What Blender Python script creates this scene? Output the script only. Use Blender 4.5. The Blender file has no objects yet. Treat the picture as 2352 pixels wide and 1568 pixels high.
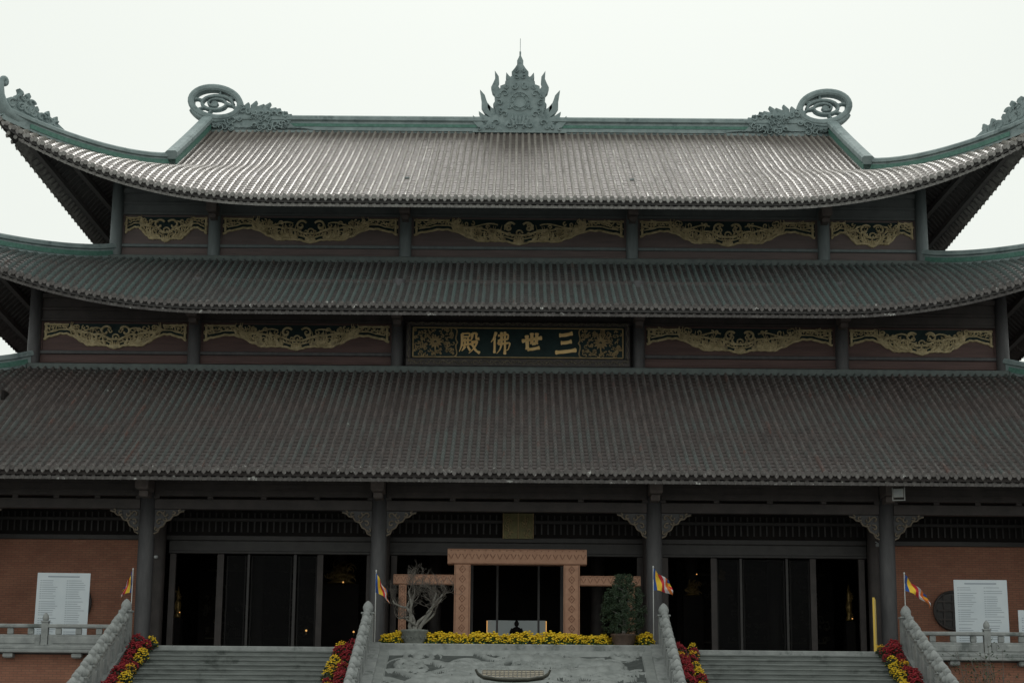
import bpy, bmesh, math, random
from mathutils import Vector, Matrix
from mathutils.geometry import tessellate_polygon
R = random.Random(7)
S = bpy.context.scene
C = S.collection
PI = math.pi
F = 4213.0; TH = math.radians(12.0); CY = -60.0; CZ = -2.5; ROLL = 0.0087; UO = 14.0

# ---------------------------------------------------------------- photo measurement -> metres at a real depth
def at(u, v, Y):
    a = u-1176.0; b = v-784.0
    u0 = a+ROLL*b-UO; v0 = b-ROLL*a
    d = Y-CY
    z = CZ+d*math.tan(TH-math.atan(v0/F))
    ax = d*math.cos(TH)+(z-CZ)*math.sin(TH)
    return (u0/F*ax, z)
def Z(v, Y): return at(1190, v, Y)[1]

# ---------------------------------------------------------------- mesh builder
class MB:
    def __init__(s): s.v=[]; s.f=[]; s.m=[]; s.sm=[]
    def add(s, vs, fs, mi=0, smooth=False):
        o=len(s.v); s.v.extend([tuple(p) for p in vs])
        for f in fs:
            s.f.append(tuple(i+o for i in f)); s.m.append(mi); s.sm.append(smooth)
    def box(s, cx, cy, cz, sx, sy, sz, mi=0, bev=0.0, M=None):
        hx,hy,hz=sx/2,sy/2,sz/2
        if bev>0:
            b=min(bev,hx*.45,hy*.45,hz*.45)
            rings=[(hx-b,hy-b,-hz),(hx,hy,-hz+b),(hx,hy,hz-b),(hx-b,hy-b,hz)]
            vs=[]
            for (x,y,z) in rings:
                vs+=[(-x,-y,z),(x,-y,z),(x,y,z),(-x,y,z)]
            fs=[(3,2,1,0),(12,13,14,15)]
            for k in range(3):
                for i in range(4):
                    j=(i+1)%4; fs.append((k*4+i,k*4+j,k*4+4+j,k*4+4+i))
        else:
            vs=[(-hx,-hy,-hz),(hx,-hy,-hz),(hx,hy,-hz),(-hx,hy,-hz),(-hx,-hy,hz),(hx,-hy,hz),(hx,hy,hz),(-hx,hy,hz)]
            fs=[(3,2,1,0),(4,5,6,7),(0,1,5,4),(1,2,6,5),(2,3,7,6),(3,0,4,7)]
        if M: vs=[M@Vector(p) for p in vs]
        s.add([(p[0]+cx,p[1]+cy,p[2]+cz) for p in vs],fs,mi)
        return s
    def span(s, x0,x1,y0,y1,z0,z1,mi=0,bev=0.0):
        return s.box((x0+x1)/2,(y0+y1)/2,(z0+z1)/2,abs(x1-x0),abs(y1-y0),abs(z1-z0),mi,bev)
    def tube(s, pts, r, n=8, mi=0, cap=True):
        pts=[Vector(p) for p in pts]; k=len(pts)
        rs=r if isinstance(r,(list,tuple)) else [r]*k
        vs=[]; ref=None
        for i,p in enumerate(pts):
            t=(pts[min(i+1,k-1)]-pts[max(i-1,0)])
            if t.length<1e-9: t=Vector((0,0,1))
            t.normalize()
            if ref is None:
                ref=Vector((1,0,0)) if abs(t.x)<.8 else Vector((0,1,0))
            a=(ref-t*ref.dot(t)).normalized(); ref=a; b=t.cross(a)
            for j in range(n):
                q=2*PI*j/n; vs.append(p+(a*math.cos(q)+b*math.sin(q))*rs[i])
        fs=[]
        for i in range(k-1):
            for j in range(n):
                jj=(j+1)%n; fs.append((i*n+j,i*n+jj,(i+1)*n+jj,(i+1)*n+j))
        s.add(vs,fs,mi,True)
        if cap: s.add(vs[:n],[tuple(range(n-1,-1,-1))],mi); s.add(vs[-n:],[tuple(range(n))],mi)
        return s
    def lathe(s, prof, cx=0, cy=0, cz=0, n=12, mi=0, smooth=True, sq=False):
        vs=[]; fs=[]
        for (r,z) in prof:
            for j in range(n):
                q=2*PI*(j+.5)/n
                vs.append((cx+r*math.cos(q),cy+r*math.sin(q),cz+z))
        for i in range(len(prof)-1):
            for j in range(n):
                jj=(j+1)%n; fs.append((i*n+j,i*n+jj,(i+1)*n+jj,(i+1)*n+j))
        fs.append(tuple(range(n-1,-1,-1))); fs.append(tuple((len(prof)-1)*n+j for j in range(n)))
        s.add(vs,fs,mi,smooth); return s
    def sweep(s, pts, prof, mi=0, smooth=False):
        pts=[Vector(p) for p in pts]; k=len(pts); n=len(prof); vs=[]
        for i,p in enumerate(pts):
            t=pts[min(i+1,k-1)]-pts[max(i-1,0)]
            l=Vector((t.y,-t.x,0)); 
            if l.length<1e-6: l=Vector((1,0,0))
            l.normalize(); t.normalize(); up=l.cross(t).normalized()
            if up.z<0: up=-up
            for (a,b) in prof: vs.append(p+l*a+up*b)
        fs=[]
        for i in range(k-1):
            for j in range(n):
                jj=(j+1)%n; fs.append((i*n+j,i*n+jj,(i+1)*n+jj,(i+1)*n+j))
        fs.append(tuple(range(n))); fs.append(tuple((k-1)*n+j for j in range(n-1,-1,-1)))
        s.add(vs,fs,mi,smooth); return s
    def ribbon(s, pts, w, mp, t=.02, b=.02, mi=0):
        """raised band along a 2D line; mp(x,y,d) places it, d<0 towards the viewer side"""
        k=len(pts); ws=w if isinstance(w,(list,tuple)) else [w]*k
        vs=[]
        for i,(x,y) in enumerate(pts):
            x0,y0=pts[max(i-1,0)]; x1,y1=pts[min(i+1,k-1)]
            tx,ty=x1-x0,y1-y0; L=math.hypot(tx,ty) or 1; nx,ny=-ty/L,tx/L; h=ws[i]/2
            for (q,d) in ((-1,t),(-1,-t),(-.45,-t-b),(.45,-t-b),(1,-t),(1,t)):
                vs.append(mp(x+nx*h*q,y+ny*h*q,d))
        fs=[]
        for i in range(k-1):
            for j in range(6):
                jj=(j+1)%6; fs.append((i*6+j,i*6+jj,(i+1)*6+jj,(i+1)*6+j))
        fs.append((0,1,2,3,4,5)); fs.append(tuple((k-1)*6+j for j in (5,4,3,2,1,0)))
        s.add(vs,fs,mi); return s
    def poly(s, pts, mp, t, mi=0):
        n=len(pts); tri=tessellate_polygon([[Vector((p[0],p[1],0)) for p in pts]])
        vs=[mp(x,y,-t) for x,y in pts]+[mp(x,y,t) for x,y in pts]
        fs=[tuple(a) for a in tri]+[tuple(i+n for i in a) for a in tri]
        fs+=[(i,(i+1)%n,(i+1)%n+n,i+n) for i in range(n)]
        s.add(vs,fs,mi); return s
    def build(s, name, mats, parent=None, loc=None):
        me=bpy.data.meshes.new(name); me.from_pydata(s.v,[],s.f)
        for m in (mats if isinstance(mats,(list,tuple)) else [mats]): me.materials.append(m)
        me.polygons.foreach_set('material_index',s.m); me.polygons.foreach_set('use_smooth',s.sm)
        me.update()
        o=bpy.data.objects.new(name,me); C.objects.link(o)
        if parent: o.parent=parent
        if loc: o.location=loc
        return o
def recalc(o):
    bm=bmesh.new(); bm.from_mesh(o.data); bmesh.ops.recalc_face_normals(bm,faces=bm.faces); bm.to_mesh(o.data); bm.free(); return o
def thing(name,label,cat,loc=(0,0,0),rz=0,group=None,kind=None):
    o=bpy.data.objects.new(name,None); C.objects.link(o); o.location=loc; o.rotation_euler=(0,0,rz); o.empty_display_size=.3
    return tag(o,label,cat,group,kind)
def tag(o,label,cat,group=None,kind=None):
    o['label']=label; o['category']=cat
    if group: o['group']=group
    if kind: o['kind']=kind
    return o
def copy_tree(o,parent=None):
    c=o.copy(); C.objects.link(c); c.parent=parent
    for ch in [q for q in bpy.data.objects if q.parent==o]: copy_tree(ch,c)
    return c
def spiral(cx,cy,r0,r1,a0,turn,n=14):
    return [(cx+(r0+(r1-r0)*i/n)*math.cos(a0+turn*i/n),cy+(r0+(r1-r0)*i/n)*math.sin(a0+turn*i/n)) for i in range(n+1)]
def bez(p0,p1,p2,p3,n=10):
    o=[]
    for i in range(n+1):
        t=i/n;a=(1-t)**3;b=3*(1-t)**2*t;c=3*(1-t)*t*t;d=t**3
        o.append((a*p0[0]+b*p1[0]+c*p2[0]+d*p3[0],a*p0[1]+b*p1[1]+c*p2[1]+d*p3[1]))
    return o

# ---------------------------------------------------------------- materials
def mat(name,c1,c2=None,rough=.7,scale=3.0,stretch=(1,1,1),bump=0.0,bscale=20.0,metal=0.0,detail=6,spec=None,emit=None,c3=None,s3=1.0,t3=(.55,.65),coat=0,c4=None,s4=1.0,t4=(.6,.62),c5=None,s5=1.0,t5=(.7,.72),alpha=None):
    m=bpy.data.materials.new(name); m.use_nodes=True; nt=m.node_tree; N=nt.nodes; L=nt.links
    p=N['Principled BSDF']; p.inputs['Roughness'].default_value=rough; p.inputs['Metallic'].default_value=metal
    if spec is not None: p.inputs['Specular IOR Level'].default_value=spec
    if alpha is not None: p.inputs['Alpha'].default_value=alpha
    if coat: p.inputs['Coat Weight'].default_value=coat; p.inputs['Coat Roughness'].default_value=.2; p.inputs['Coat IOR'].default_value=1.55
    p.inputs['Base Color'].default_value=(*c1,1)
    tc=N.new('ShaderNodeTexCoord'); mp=N.new('ShaderNodeMapping'); mp.inputs['Scale'].default_value=stretch
    L.new(tc.outputs['Object'],mp.inputs['Vector'])
    if c2:
        n=N.new('ShaderNodeTexNoise'); n.inputs['Scale'].default_value=scale; n.inputs['Detail'].default_value=detail; n.inputs['Roughness'].default_value=.65
        L.new(mp.outputs[0],n.inputs['Vector'])
        r=N.new('ShaderNodeValToRGB'); r.color_ramp.elements[0].position=.32; r.color_ramp.elements[1].position=.68
        r.color_ramp.elements[0].color=(*c1,1); r.color_ramp.elements[1].color=(*c2,1)
        L.new(n.outputs['Fac'],r.inputs[0]); out=r.outputs[0]
        for (cc,ss,tt,vec) in ((c3,s3,t3,0),(c4,s4,t4,1),(c5,s5,t5,0)):
            if not cc: continue
            n3=N.new('ShaderNodeTexNoise'); n3.inputs['Scale'].default_value=ss; n3.inputs['Detail'].default_value=8; n3.inputs['Roughness'].default_value=.7
            L.new(mp.outputs[0] if vec else tc.outputs['Object'],n3.inputs['Vector'])
            r3=N.new('ShaderNodeValToRGB'); r3.color_ramp.elements[0].position=tt[0]; r3.color_ramp.elements[1].position=tt[1]
            L.new(n3.outputs['Fac'],r3.inputs[0])
            mx=N.new('ShaderNodeMixRGB'); L.new(r3.outputs[0],mx.inputs[0]); L.new(out,mx.inputs[1]); mx.inputs[2].default_value=(*cc,1); out=mx.outputs[0]
        L.new(out,p.inputs['Base Color'])
    if bump:
        nb=N.new('ShaderNodeTexNoise'); nb.inputs['Scale'].default_value=bscale; nb.inputs['Detail'].default_value=5
        L.new(mp.outputs[0],nb.inputs['Vector'])
        b=N.new('ShaderNodeBump'); b.inputs['Strength'].default_value=bump; b.inputs['Distance'].default_value=.02
        L.new(nb.outputs['Fac'],b.inputs['Height']); L.new(b.outputs[0],p.inputs['Normal'])
    if emit:
        p.inputs['Emission Color'].default_value=(*emit[0],1); p.inputs['Emission Strength'].default_value=emit[1]
    return m
def brickmat(name,c1,c2,mortar,w,h,axis='xz',ms=.008):
    m=mat(name,c1,rough=.85); nt=m.node_tree; N=nt.nodes; L=nt.links; p=N['Principled BSDF']
    tc=N.new('ShaderNodeTexCoord'); sp=N.new('ShaderNodeSeparateXYZ'); cb=N.new('ShaderNodeCombineXYZ')
    L.new(tc.outputs['Object'],sp.inputs[0]); L.new(sp.outputs[0],cb.inputs[0]); L.new(sp.outputs[2 if axis=='xz' else 1],cb.inputs[1])
    b=N.new('ShaderNodeTexBrick'); b.inputs['Scale'].default_value=1; b.inputs['Brick Width'].default_value=w; b.inputs['Row Height'].default_value=h
    b.inputs['Mortar Size'].default_value=ms; b.inputs['Color1'].default_value=(*c1,1); b.inputs['Color2'].default_value=(*c2,1); b.inputs['Mortar'].default_value=(*mortar,1)
    L.new(cb.outputs[0],b.inputs['Vector'])
    n=N.new('ShaderNodeTexNoise'); n.inputs['Scale'].default_value=1.3; n.inputs['Detail'].default_value=6; L.new(tc.outputs['Object'],n.inputs['Vector'])
    mx=N.new('ShaderNodeMixRGB'); mx.blend_type='MULTIPLY'; mx.inputs[0].default_value=.45; L.new(b.outputs['Color'],mx.inputs[1]); L.new(n.outputs['Fac'],mx.inputs[2])
    L.new(mx.outputs[0],p.inputs['Base Color'])
    bp=N.new('ShaderNodeBump'); bp.inputs['Strength'].default_value=.4; bp.inputs['Distance'].default_value=.01; bp.invert=True
    L.new(b.outputs['Fac'],bp.inputs['Height']); L.new(bp.outputs[0],p.inputs['Normal'])
    return m
M={}
M['tile_top']=mat('glazed_tile_top',(.15,.13,.115),(.30,.265,.235),rough=.42,scale=1.2,stretch=(3.5,.3,.3),bump=.15,bscale=9,coat=.35,c4=(.08,.066,.058),s4=1.1,t4=(.56,.70))
M['pan_top']=mat('glazed_pan_tile_top',(.060,.047,.042),(.11,.088,.078),rough=.6,scale=1.4,stretch=(3.5,.5,.5))  # all pan tiles: real dirt plus valley shade between ribs, painted dark
M['tile_low']=mat('weathered_tile',(.050,.043,.043),(.125,.104,.100),rough=.45,scale=2.2,stretch=(3.5,.4,.4),bump=.3,bscale=9,c3=(.085,.102,.099),s3=.30,t3=(.42,.66),c4=(.112,.062,.053),s4=1.0,t4=(.57,.68),c5=(.62,.64,.62),s5=1.25,t5=(.715,.735))
M['pan_low']=mat('weathered_pan_tile',(.026,.019,.018),(.060,.045,.042),rough=.7,scale=2.0,stretch=(3.5,.6,.6))
M['tile_mid']=mat('weathered_tile_mid',(.064,.068,.070),(.135,.134,.132),rough=.48,scale=2.2,stretch=(3.5,.4,.4),bump=.3,bscale=9,c3=(.092,.125,.122),s3=.30,t3=(.36,.58),c4=(.11,.074,.066),s4=1.0,t4=(.58,.68),c5=(.6,.62,.6),s5=1.6,t5=(.72,.74))  # weathered tiles, plus a cool haze tint put into the colour
M['pan_mid']=mat('weathered_pan_tile_mid',(.034,.032,.032),(.070,.062,.060),rough=.7,scale=2.0,stretch=(3.5,.6,.6))
M['tile_end']=mat('tile_end',(.15,.14,.135),(.38,.37,.35),rough=.45,scale=5)  # paler ends: bright sky reflection put into the base colour
M['tile_end_low']=mat('tile_end_weathered',(.065,.057,.055),(.18,.165,.16),rough=.5,scale=5,c3=(.6,.6,.58),s3=3,t3=(.62,.66))
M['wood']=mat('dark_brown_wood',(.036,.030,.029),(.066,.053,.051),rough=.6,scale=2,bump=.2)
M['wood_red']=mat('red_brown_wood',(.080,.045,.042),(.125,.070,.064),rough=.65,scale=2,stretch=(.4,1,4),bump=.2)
M['wood_red_up']=mat('hazed_red_brown_wood',(.115,.090,.088),(.165,.122,.117),rough=.65,scale=2,stretch=(.4,1,4),bump=.2)  # paler, greyer red wood: distance haze put into the colour
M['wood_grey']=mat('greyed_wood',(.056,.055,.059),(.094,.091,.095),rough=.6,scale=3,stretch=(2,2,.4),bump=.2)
M['wood_grey_up']=mat('hazed_greyed_wood',(.125,.15,.156),(.18,.21,.216),rough=.65,scale=3,stretch=(2,2,.4),bump=.2)  # lighter, bluer copy of the column wood, haze painted into its tone
M['wood_up']=mat('hazed_dark_wood',(.092,.104,.107),(.13,.14,.142),rough=.65,scale=2,bump=.2)  # upper dark wood with the haze's lifted blacks in its colour
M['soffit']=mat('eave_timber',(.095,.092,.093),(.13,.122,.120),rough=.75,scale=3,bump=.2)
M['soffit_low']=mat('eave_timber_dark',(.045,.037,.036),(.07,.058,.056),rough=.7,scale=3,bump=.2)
M['panel_dark']=mat('dark_green_lacquer',(.012,.026,.027),(.020,.040,.041),rough=.6,scale=3,spec=.2)
M['gold']=mat('weathered_gilding',(.36,.285,.15),(.70,.58,.35),rough=.55,scale=5,bump=.3,c3=(.20,.16,.10),s3=2.2,t3=(.55,.68))
M['gold_plaque']=mat('plaque_gilding',(.24,.17,.08),(.46,.34,.17),rough=.5,scale=5,bump=.3)
M['gold_bright']=mat('gold_lettering',(.90,.58,.23),(.98,.70,.33),rough=.5,scale=4)
M['gold_dim']=mat('gilded_interior',(.30,.20,.06),(.13,.085,.03),rough=.4,scale=8,metal=.5)
M['gold_screen']=mat('dark_gilded_screen',(.050,.042,.020),(.022,.018,.010),rough=.5,scale=3,metal=.2,c3=(.10,.075,.03),s3=1.6,t3=(.6,.7))  # very dark gilding with brighter gold patches
M['stone_ridge']=mat('grey_green_ridge_stone',(.19,.245,.25),(.31,.38,.385),rough=.8,scale=2,bump=.4,bscale=12,c3=(.14,.185,.19),s3=1.5)  # stone lightened towards teal, the veil of haze included in its colour
M['ridge_green']=mat('green_ceramic_lattice',(.045,.14,.11),(.11,.25,.205),rough=.55,scale=9,bump=.4)
M['stone']=mat('grey_granite',(.22,.23,.23),(.34,.355,.35),rough=.8,scale=3,bump=.3,bscale=25,c3=(.13,.145,.14),s3=1.1)
M['flash']=mat('wall_foot_course',(.08,.098,.097),(.13,.155,.15),rough=.75,scale=3,bump=.3)
M['stone_dark']=mat('weathered_step_stone',(.12,.132,.127),(.21,.228,.22),rough=.8,scale=2.5,stretch=(.6,1,3),bump=.3,c3=(.07,.08,.075),s3=.8)
M['relief']=mat('carved_slab_stone',(.20,.215,.21),(.30,.315,.31),rough=.5,scale=3,bump=.6,bscale=10)
M['relief_shade']=mat('shaded_recess_stone',(.045,.052,.050),(.095,.105,.102),rough=.7,scale=4,bump=.5,bscale=10)  # recess shade painted into the colour to bring out the carving
M['carve']=mat('carved_greyed_timber',(.14,.115,.088),(.27,.22,.165),rough=.7,scale=6,bump=.4)
M['brick']=brickmat('orange_brick',(.46,.21,.135),(.39,.165,.108),(.25,.14,.10),.24,.075)
M['copper']=mat('terracotta_portal',(.42,.22,.14),(.52,.29,.19),rough=.6,scale=6)
M['copper_dark']=mat('portal_relief',(.24,.11,.065),(.32,.16,.10),rough=.6,scale=8)
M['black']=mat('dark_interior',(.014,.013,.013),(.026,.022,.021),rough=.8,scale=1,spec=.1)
M['glass']=mat('dark_door_glass',(.0035,.0032,.0036),rough=.12,spec=.06,alpha=.5)
M['frame']=mat('door_frame_timber',(.026,.023,.023),(.044,.039,.039),rough=.5,scale=3)
M['frame_dark']=mat('dark_leaf_frame',(.012,.011,.011),(.020,.018,.018),rough=.6,scale=3,spec=.2)
M['white']=mat('board_white',(.55,.61,.66),(.64,.69,.73),rough=.5,scale=1)
M['ink']=mat('board_print',(.30,.34,.39),rough=.6)
M['floor']=brickmat('terrace_paving',(.22,.22,.21),(.19,.19,.18),(.1,.1,.1),.6,.6,'xy')
M['plaza']=brickmat('plaza_paving',(.27,.27,.26),(.23,.23,.22),(.12,.12,.12),.8,.8,'xy')
M['leaf']=mat('bush_leaf',(.016,.034,.016),(.036,.062,.027),rough=.55,scale=9)
M['leaf_mid']=mat('leaf_mid',(.028,.052,.024),(.044,.076,.035),rough=.55,scale=9)
M['leaf_light']=mat('fresh_leaf',(.04,.09,.025),(.07,.14,.04),rough=.5,scale=9)
M['bark']=mat('grey_bark',(.16,.15,.135),(.32,.31,.285),rough=.9,scale=6,bump=.6)
M['twig']=mat('twig_bark',(.10,.088,.078),(.17,.15,.132),rough=.9,scale=6)
M['yellow']=mat('yellow_petals',(.88,.64,.03),(.75,.48,.01),rough=.6,scale=8)
M['red']=mat('red_petals',(.38,.015,.03),(.22,.01,.015),rough=.6,scale=8)
M['orange']=mat('orange_petals',(.78,.36,.02),(.75,.48,.02),rough=.6,scale=8)
M['pot']=mat('carved_grey_pot',(.13,.14,.13),(.22,.23,.21),rough=.7,scale=8,bump=.5)
M['pot_brown']=mat('brown_pot',(.07,.045,.035),(.12,.08,.06),rough=.5,scale=8,bump=.5)
M['bronze']=mat('dark_bronze',(.04,.042,.034),(.08,.08,.064),rough=.5,scale=5,metal=.4,bump=.3)
M['mesh']=mat('tan_mesh_cover',(.30,.26,.19),(.40,.35,.26),rough=.7,scale=14)
M['metal']=mat('pale_grey_metal',(.45,.47,.48),(.55,.57,.58),rough=.4,scale=4)
M['pole']=mat('white_pole',(.50,.51,.50),(.60,.61,.60),rough=.5,scale=4)
M['f_blue']=mat('flag_blue',(.02,.08,.32),rough=.8); M['f_yel']=mat('flag_yellow',(.85,.56,.05),rough=.8); M['f_red']=mat('flag_red',(.55,.03,.04),rough=.8)
M['f_whi']=mat('flag_white',(.74,.72,.74),rough=.8); M['f_ora']=mat('flag_orange',(.85,.24,.05),rough=.8)
M['lamp']=mat('lit_lamp',(.8,.5,.2),emit=((1,.5,.15),.7)); M['lamp_white']=mat('lit_altar_panel',(.22,.25,.245),emit=((.9,1,.97),.07))
M['signyellow']=mat('yellow_board_edge',(.75,.5,.08),rough=.5)
M['carve2']=mat('brown_beam_end',(.10,.082,.078),(.16,.13,.122),rough=.6,scale=4,bump=.3)
M['gold_old']=mat('tarnished_gold',(.13,.115,.045),(.22,.195,.08),rough=.5,scale=6,metal=.2,bump=.4)
M['frame_carve']=mat('dark_frame_carving',(.085,.075,.056),(.17,.145,.10),rough=.6,scale=6)

# ---------------------------------------------------------------- world, sun, camera
w=bpy.data.worlds.new('World'); S.world=w; w.use_nodes=True; nt=w.node_tree; N=nt.nodes; L=nt.links
for n in list(N): N.remove(n)
out=N.new('ShaderNodeOutputWorld'); sky=N.new('ShaderNodeTexSky'); sky.sky_type='NISHITA'; sky.sun_disc=False
sky.sun_elevation=math.radians(44); sky.sun_rotation=math.radians(2); sky.dust_density=5; sky.air_density=1.5
hs=N.new('ShaderNodeHueSaturation'); hs.inputs['Saturation'].default_value=.12; L.new(sky.outputs[0],hs.inputs['Color'])
b1=N.new('ShaderNodeBackground'); b1.inputs['Strength'].default_value=.08; L.new(hs.outputs[0],b1.inputs[0])
b2=N.new('ShaderNodeBackground'); b2.inputs[0].default_value=(.893,.94,.882,1); b2.inputs[1].default_value=.97
mx=N.new('ShaderNodeMixShader'); mx.inputs[0].default_value=.91; L.new(b1.outputs[0],mx.inputs[1]); L.new(b2.outputs[0],mx.inputs[2]); L.new(mx.outputs[0],out.inputs[0])
sd=bpy.data.lights.new('sun','SUN'); sd.energy=1.2; sd.angle=math.radians(28); sd.color=(1,.97,.92)
so=bpy.data.objects.new('sun',sd); C.objects.link(so)
el=math.radians(44); azs=math.radians(2)
so.rotation_euler=Vector((-math.sin(azs)*math.cos(el),-math.cos(azs)*math.cos(el),-math.sin(el))).to_track_quat('-Z','Y').to_euler()
cd=bpy.data.cameras.new('camera'); cd.lens=36*F/2352; cd.sensor_width=36; cd.clip_end=5000
co=bpy.data.objects.new('camera',cd); C.objects.link(co)
yaw=math.atan(UO/F)
co.matrix_world=Matrix.Translation((0,CY,CZ))@Matrix.Rotation(yaw,4,'Z')@Matrix.Rotation(PI/2+TH,4,'X')@Matrix.Rotation(ROLL,4,'Z')
S.camera=co
S.view_settings.view_transform='Standard'; S.view_settings.look='None'; S.view_settings.exposure=0

# ---------------------------------------------------------------- the setting
g=MB(); g.add([(-900,-900,-4.2),(900,-900,-4.2),(900,900,-4.2),(-900,900,-4.2)],[(0,1,2,3)]); tag(g.build('ground',M['plaza']),'grey stone paved plaza around the foot of the hall','ground',kind='structure')
g=MB(); g.span(-31,31,-3.0,46,-4.196,-.30,0); g.span(-31,31,-3.0,46,-.297,-.004,1)
tag(g.build('terrace',[M['brick'],M['floor']]),'raised brick sided terrace that carries the hall','terrace',kind='structure')

# ---------------------------------------------------------------- the hall
H=thing('temple_hall','large three-tiered dark wooden temple hall with upturned tiled roofs on the terrace','temple')
YC=20.2
PITCH=.28
class Roof:
    def __init__(s,A,y0,z0,a,b,Smax,kx,L,Lc,p,hs,Ssplit=None,FL=0,st=.02,he=1.25):
        s.A=A;s.y0=y0;s.z0=z0;s.a=a;s.b=b;s.S=Smax;s.kx=kx;s.L=L;s.Lc=Lc;s.p=p;s.hs=hs;s.split=Ssplit or Smax;s.FL=FL;s.st=st;s.he=he
    def base(s,q): return s.z0+s.a*q+s.b*q*q
    def lim(s,face,q):
        qq=min(q,s.split)
        return (s.A-s.kx*qq) if face in('front','back') else (YC-s.y0-q)
    def gf(s,face,a,q):
        c=max(0,s.lim(face,q)-abs(a))/s.Lc
        return (1-c)**s.p if c<1 else 0
    def z(s,face,a,q):
        h=(1-min(1,q/s.hs))**s.he
        return s.base(q)+s.L*s.gf(face,a,q)*h
    def pos(s,face,a,q,dz=0):
        z=s.z(face,a,q)+dz
        if face=='front': return (a,s.y0+q,z)
        if face=='back': return (a,2*YC-s.y0-q,z)
        x=s.A-s.kx*q-s.FL*(1-s.gf(face,a,q))*max(0,1-q/s.split)
        return ((-x if face=='left' else x),YC+a,z)
    def tiles(s,face,mb,qmax,prof,row=.34):
        am=s.lim(face,0); n=int(am/PITCH)+1
        cols=[]; jr=random.Random(9)
        for i in range(-n,n+1):
            jx=jr.uniform(-.010,.010); jh=jr.uniform(.88,1.10)
            for (fr,h) in prof: cols.append(((i+fr)*PITCH+jx,h*jh,fr))
        nr=max(1,int(round(qmax/row))); rings=[]
        for i in range(nr):
            q0=qmax*i/nr; q1=qmax*(i+1)/nr
            rings.append((q0,s.st)); rings.append((q1,0.0))
        vs=[]; nc=len(cols)
        for (q,t) in rings:
            lm=s.lim(face,q)
            for (a,h,fr) in cols:
                if a>lm: vs.append(s.pos(face,lm,q,t))
                elif a<-lm: vs.append(s.pos(face,-lm,q,t))
                else: vs.append(s.pos(face,a,q,h+t*jr.uniform(.5,1.5)))
        fs=[];ff=[]
        for r in range(len(rings)-1):
            l0=s.lim(face,rings[r][0])+PITCH
            for c in range(nc-1):
                if cols[c][0]>l0 or cols[c+1][0]<-l0: continue
                o=r*nc+c; (ff if (cols[c][1]<=.001 and cols[c+1][1]<=.001) else fs).append((o,o+1,o+nc+1,o+nc))  # flat valley faces get the darkened pan colour
        o=len(mb.v); mb.add(vs,fs,0,False)
        for f in ff: mb.f.append(tuple(i+o for i in f)); mb.m.append(1); mb.sm.append(False)
        vs=[];fs=[];lm=s.lim(face,0)
        for (a,h,fr) in cols:
            aa=max(-lm,min(lm,a)); vs.append(s.pos(face,aa,0,h+s.st)); vs.append(s.pos(face,aa,0,-.05))
        for c in range(nc-1): fs.append((2*c,2*c+1,2*c+3,2*c+2))
        mb.add(vs,fs,1)
    def soffit(s,face,mb,qmax,dz):
        am=s.lim(face,0)-.05; n=60; nq=8; vs=[]; fs=[]
        for j in range(nq+1):
            q=.12+(qmax-.12)*j/nq; lm=s.lim(face,q)
            for i in range(n+1):
                vs.append(s.pos(face,lm*(-1+2*i/n),q,-dz))
        for j in range(nq):
            for i in range(n):
                o=j*(n+1)+i; fs.append((o,o+1,o+n+2,o+n+1))
        mb.add(vs,fs)
        vs=[];fs=[];lm=s.lim(face,.12)
        for i in range(n+1):
            a=lm*(-1+2*i/n); vs.append(s.pos(face,a,.12,-.02)); vs.append(s.pos(face,a,.12,-dz))
        for i in range(n): fs.append((2*i,2*i+1,2*i+3,2*i+2))
        mb.add(vs,fs)
        lm=s.lim(face,.3); k=int(lm/.26)
        for i in range(-k,k+1):
            a=i*.26
            pts=[]
            for j in range(5):
                q=.3+(qmax-.3)*j/4
                if abs(a)>s.lim(face,q)-.05: break
                pts.append(s.pos(face,a,q,-dz-.01))
            if len(pts)>1: mb.sweep(pts,[(-.07,-.03),(.07,-.03),(.07,.03),(-.07,.03)])
        for (qp,dd) in ((1.1,.30),(2.4,.34)):
            lm=s.lim(face,qp)-.05; pts=[s.pos(face,lm*(-1+2*i/40),qp,-dz-dd+.1) for i in range(41)]
            mb.sweep(pts,[(-.10,-.10),(.10,-.10),(.10,.10),(-.10,.10)])
    def ends(s,face,mb):
        lm=s.lim(face,0); k=int(lm/PITCH)
        outv={'front':(0,-1),'back':(0,1),'left':(-1,0),'right':(1,0)}[face]
        for i in range(-k,k+1):
            a=i*PITCH+PITCH*.5
            if abs(a)>lm: continue
            for (q,dz,r,ln) in ((0,.045,.10,.08),(.3,-.36,.085,.10)):
                if abs(a)>s.lim(face,q): continue
                p=s.pos(face,a,q,dz)
                p0=(p[0]+outv[0]*.02,p[1]+outv[1]*.02,p[2]); p1=(p[0]+outv[0]*ln,p[1]+outv[1]*ln,p[2]-.01)
                mb.tube([p0,p1],[r,r*.92],8)
            a2=i*PITCH
            if abs(a2)<lm:
                p=s.pos(face,a2,0,0); e=.05
                t=(-outv[1],outv[0])
                vs=[(p[0]+outv[0]*e+t[0]*d,p[1]+outv[1]*e+t[1]*d,p[2]+z) for d,z in ((-.09,.03),(.09,.03),(.055,-.09),(0,-.14),(-.055,-.09))]
                mb.add(vs,[(0,1,2,3,4)])
        n=80; lm=s.lim(face,.1)
        for (qa,qb,dz) in ((.22,.9,-.30),):
            vs=[];fs=[]
            for i in range(n+1):
                a=lm*(-1+2*i/n)*(s.lim(face,.9)/lm)
                vs.append(s.pos(face,a,qa,dz)); vs.append(s.pos(face,a,qb,dz+.05)); vs.append(s.pos(face,a,qa,dz-.10))
            for i in range(n):
                fs.append((3*i,3*i+1,3*i+4,3*i+3)); fs.append((3*i,3*i+2,3*i+5,3*i+3))
            mb.add(vs,fs)
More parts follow.
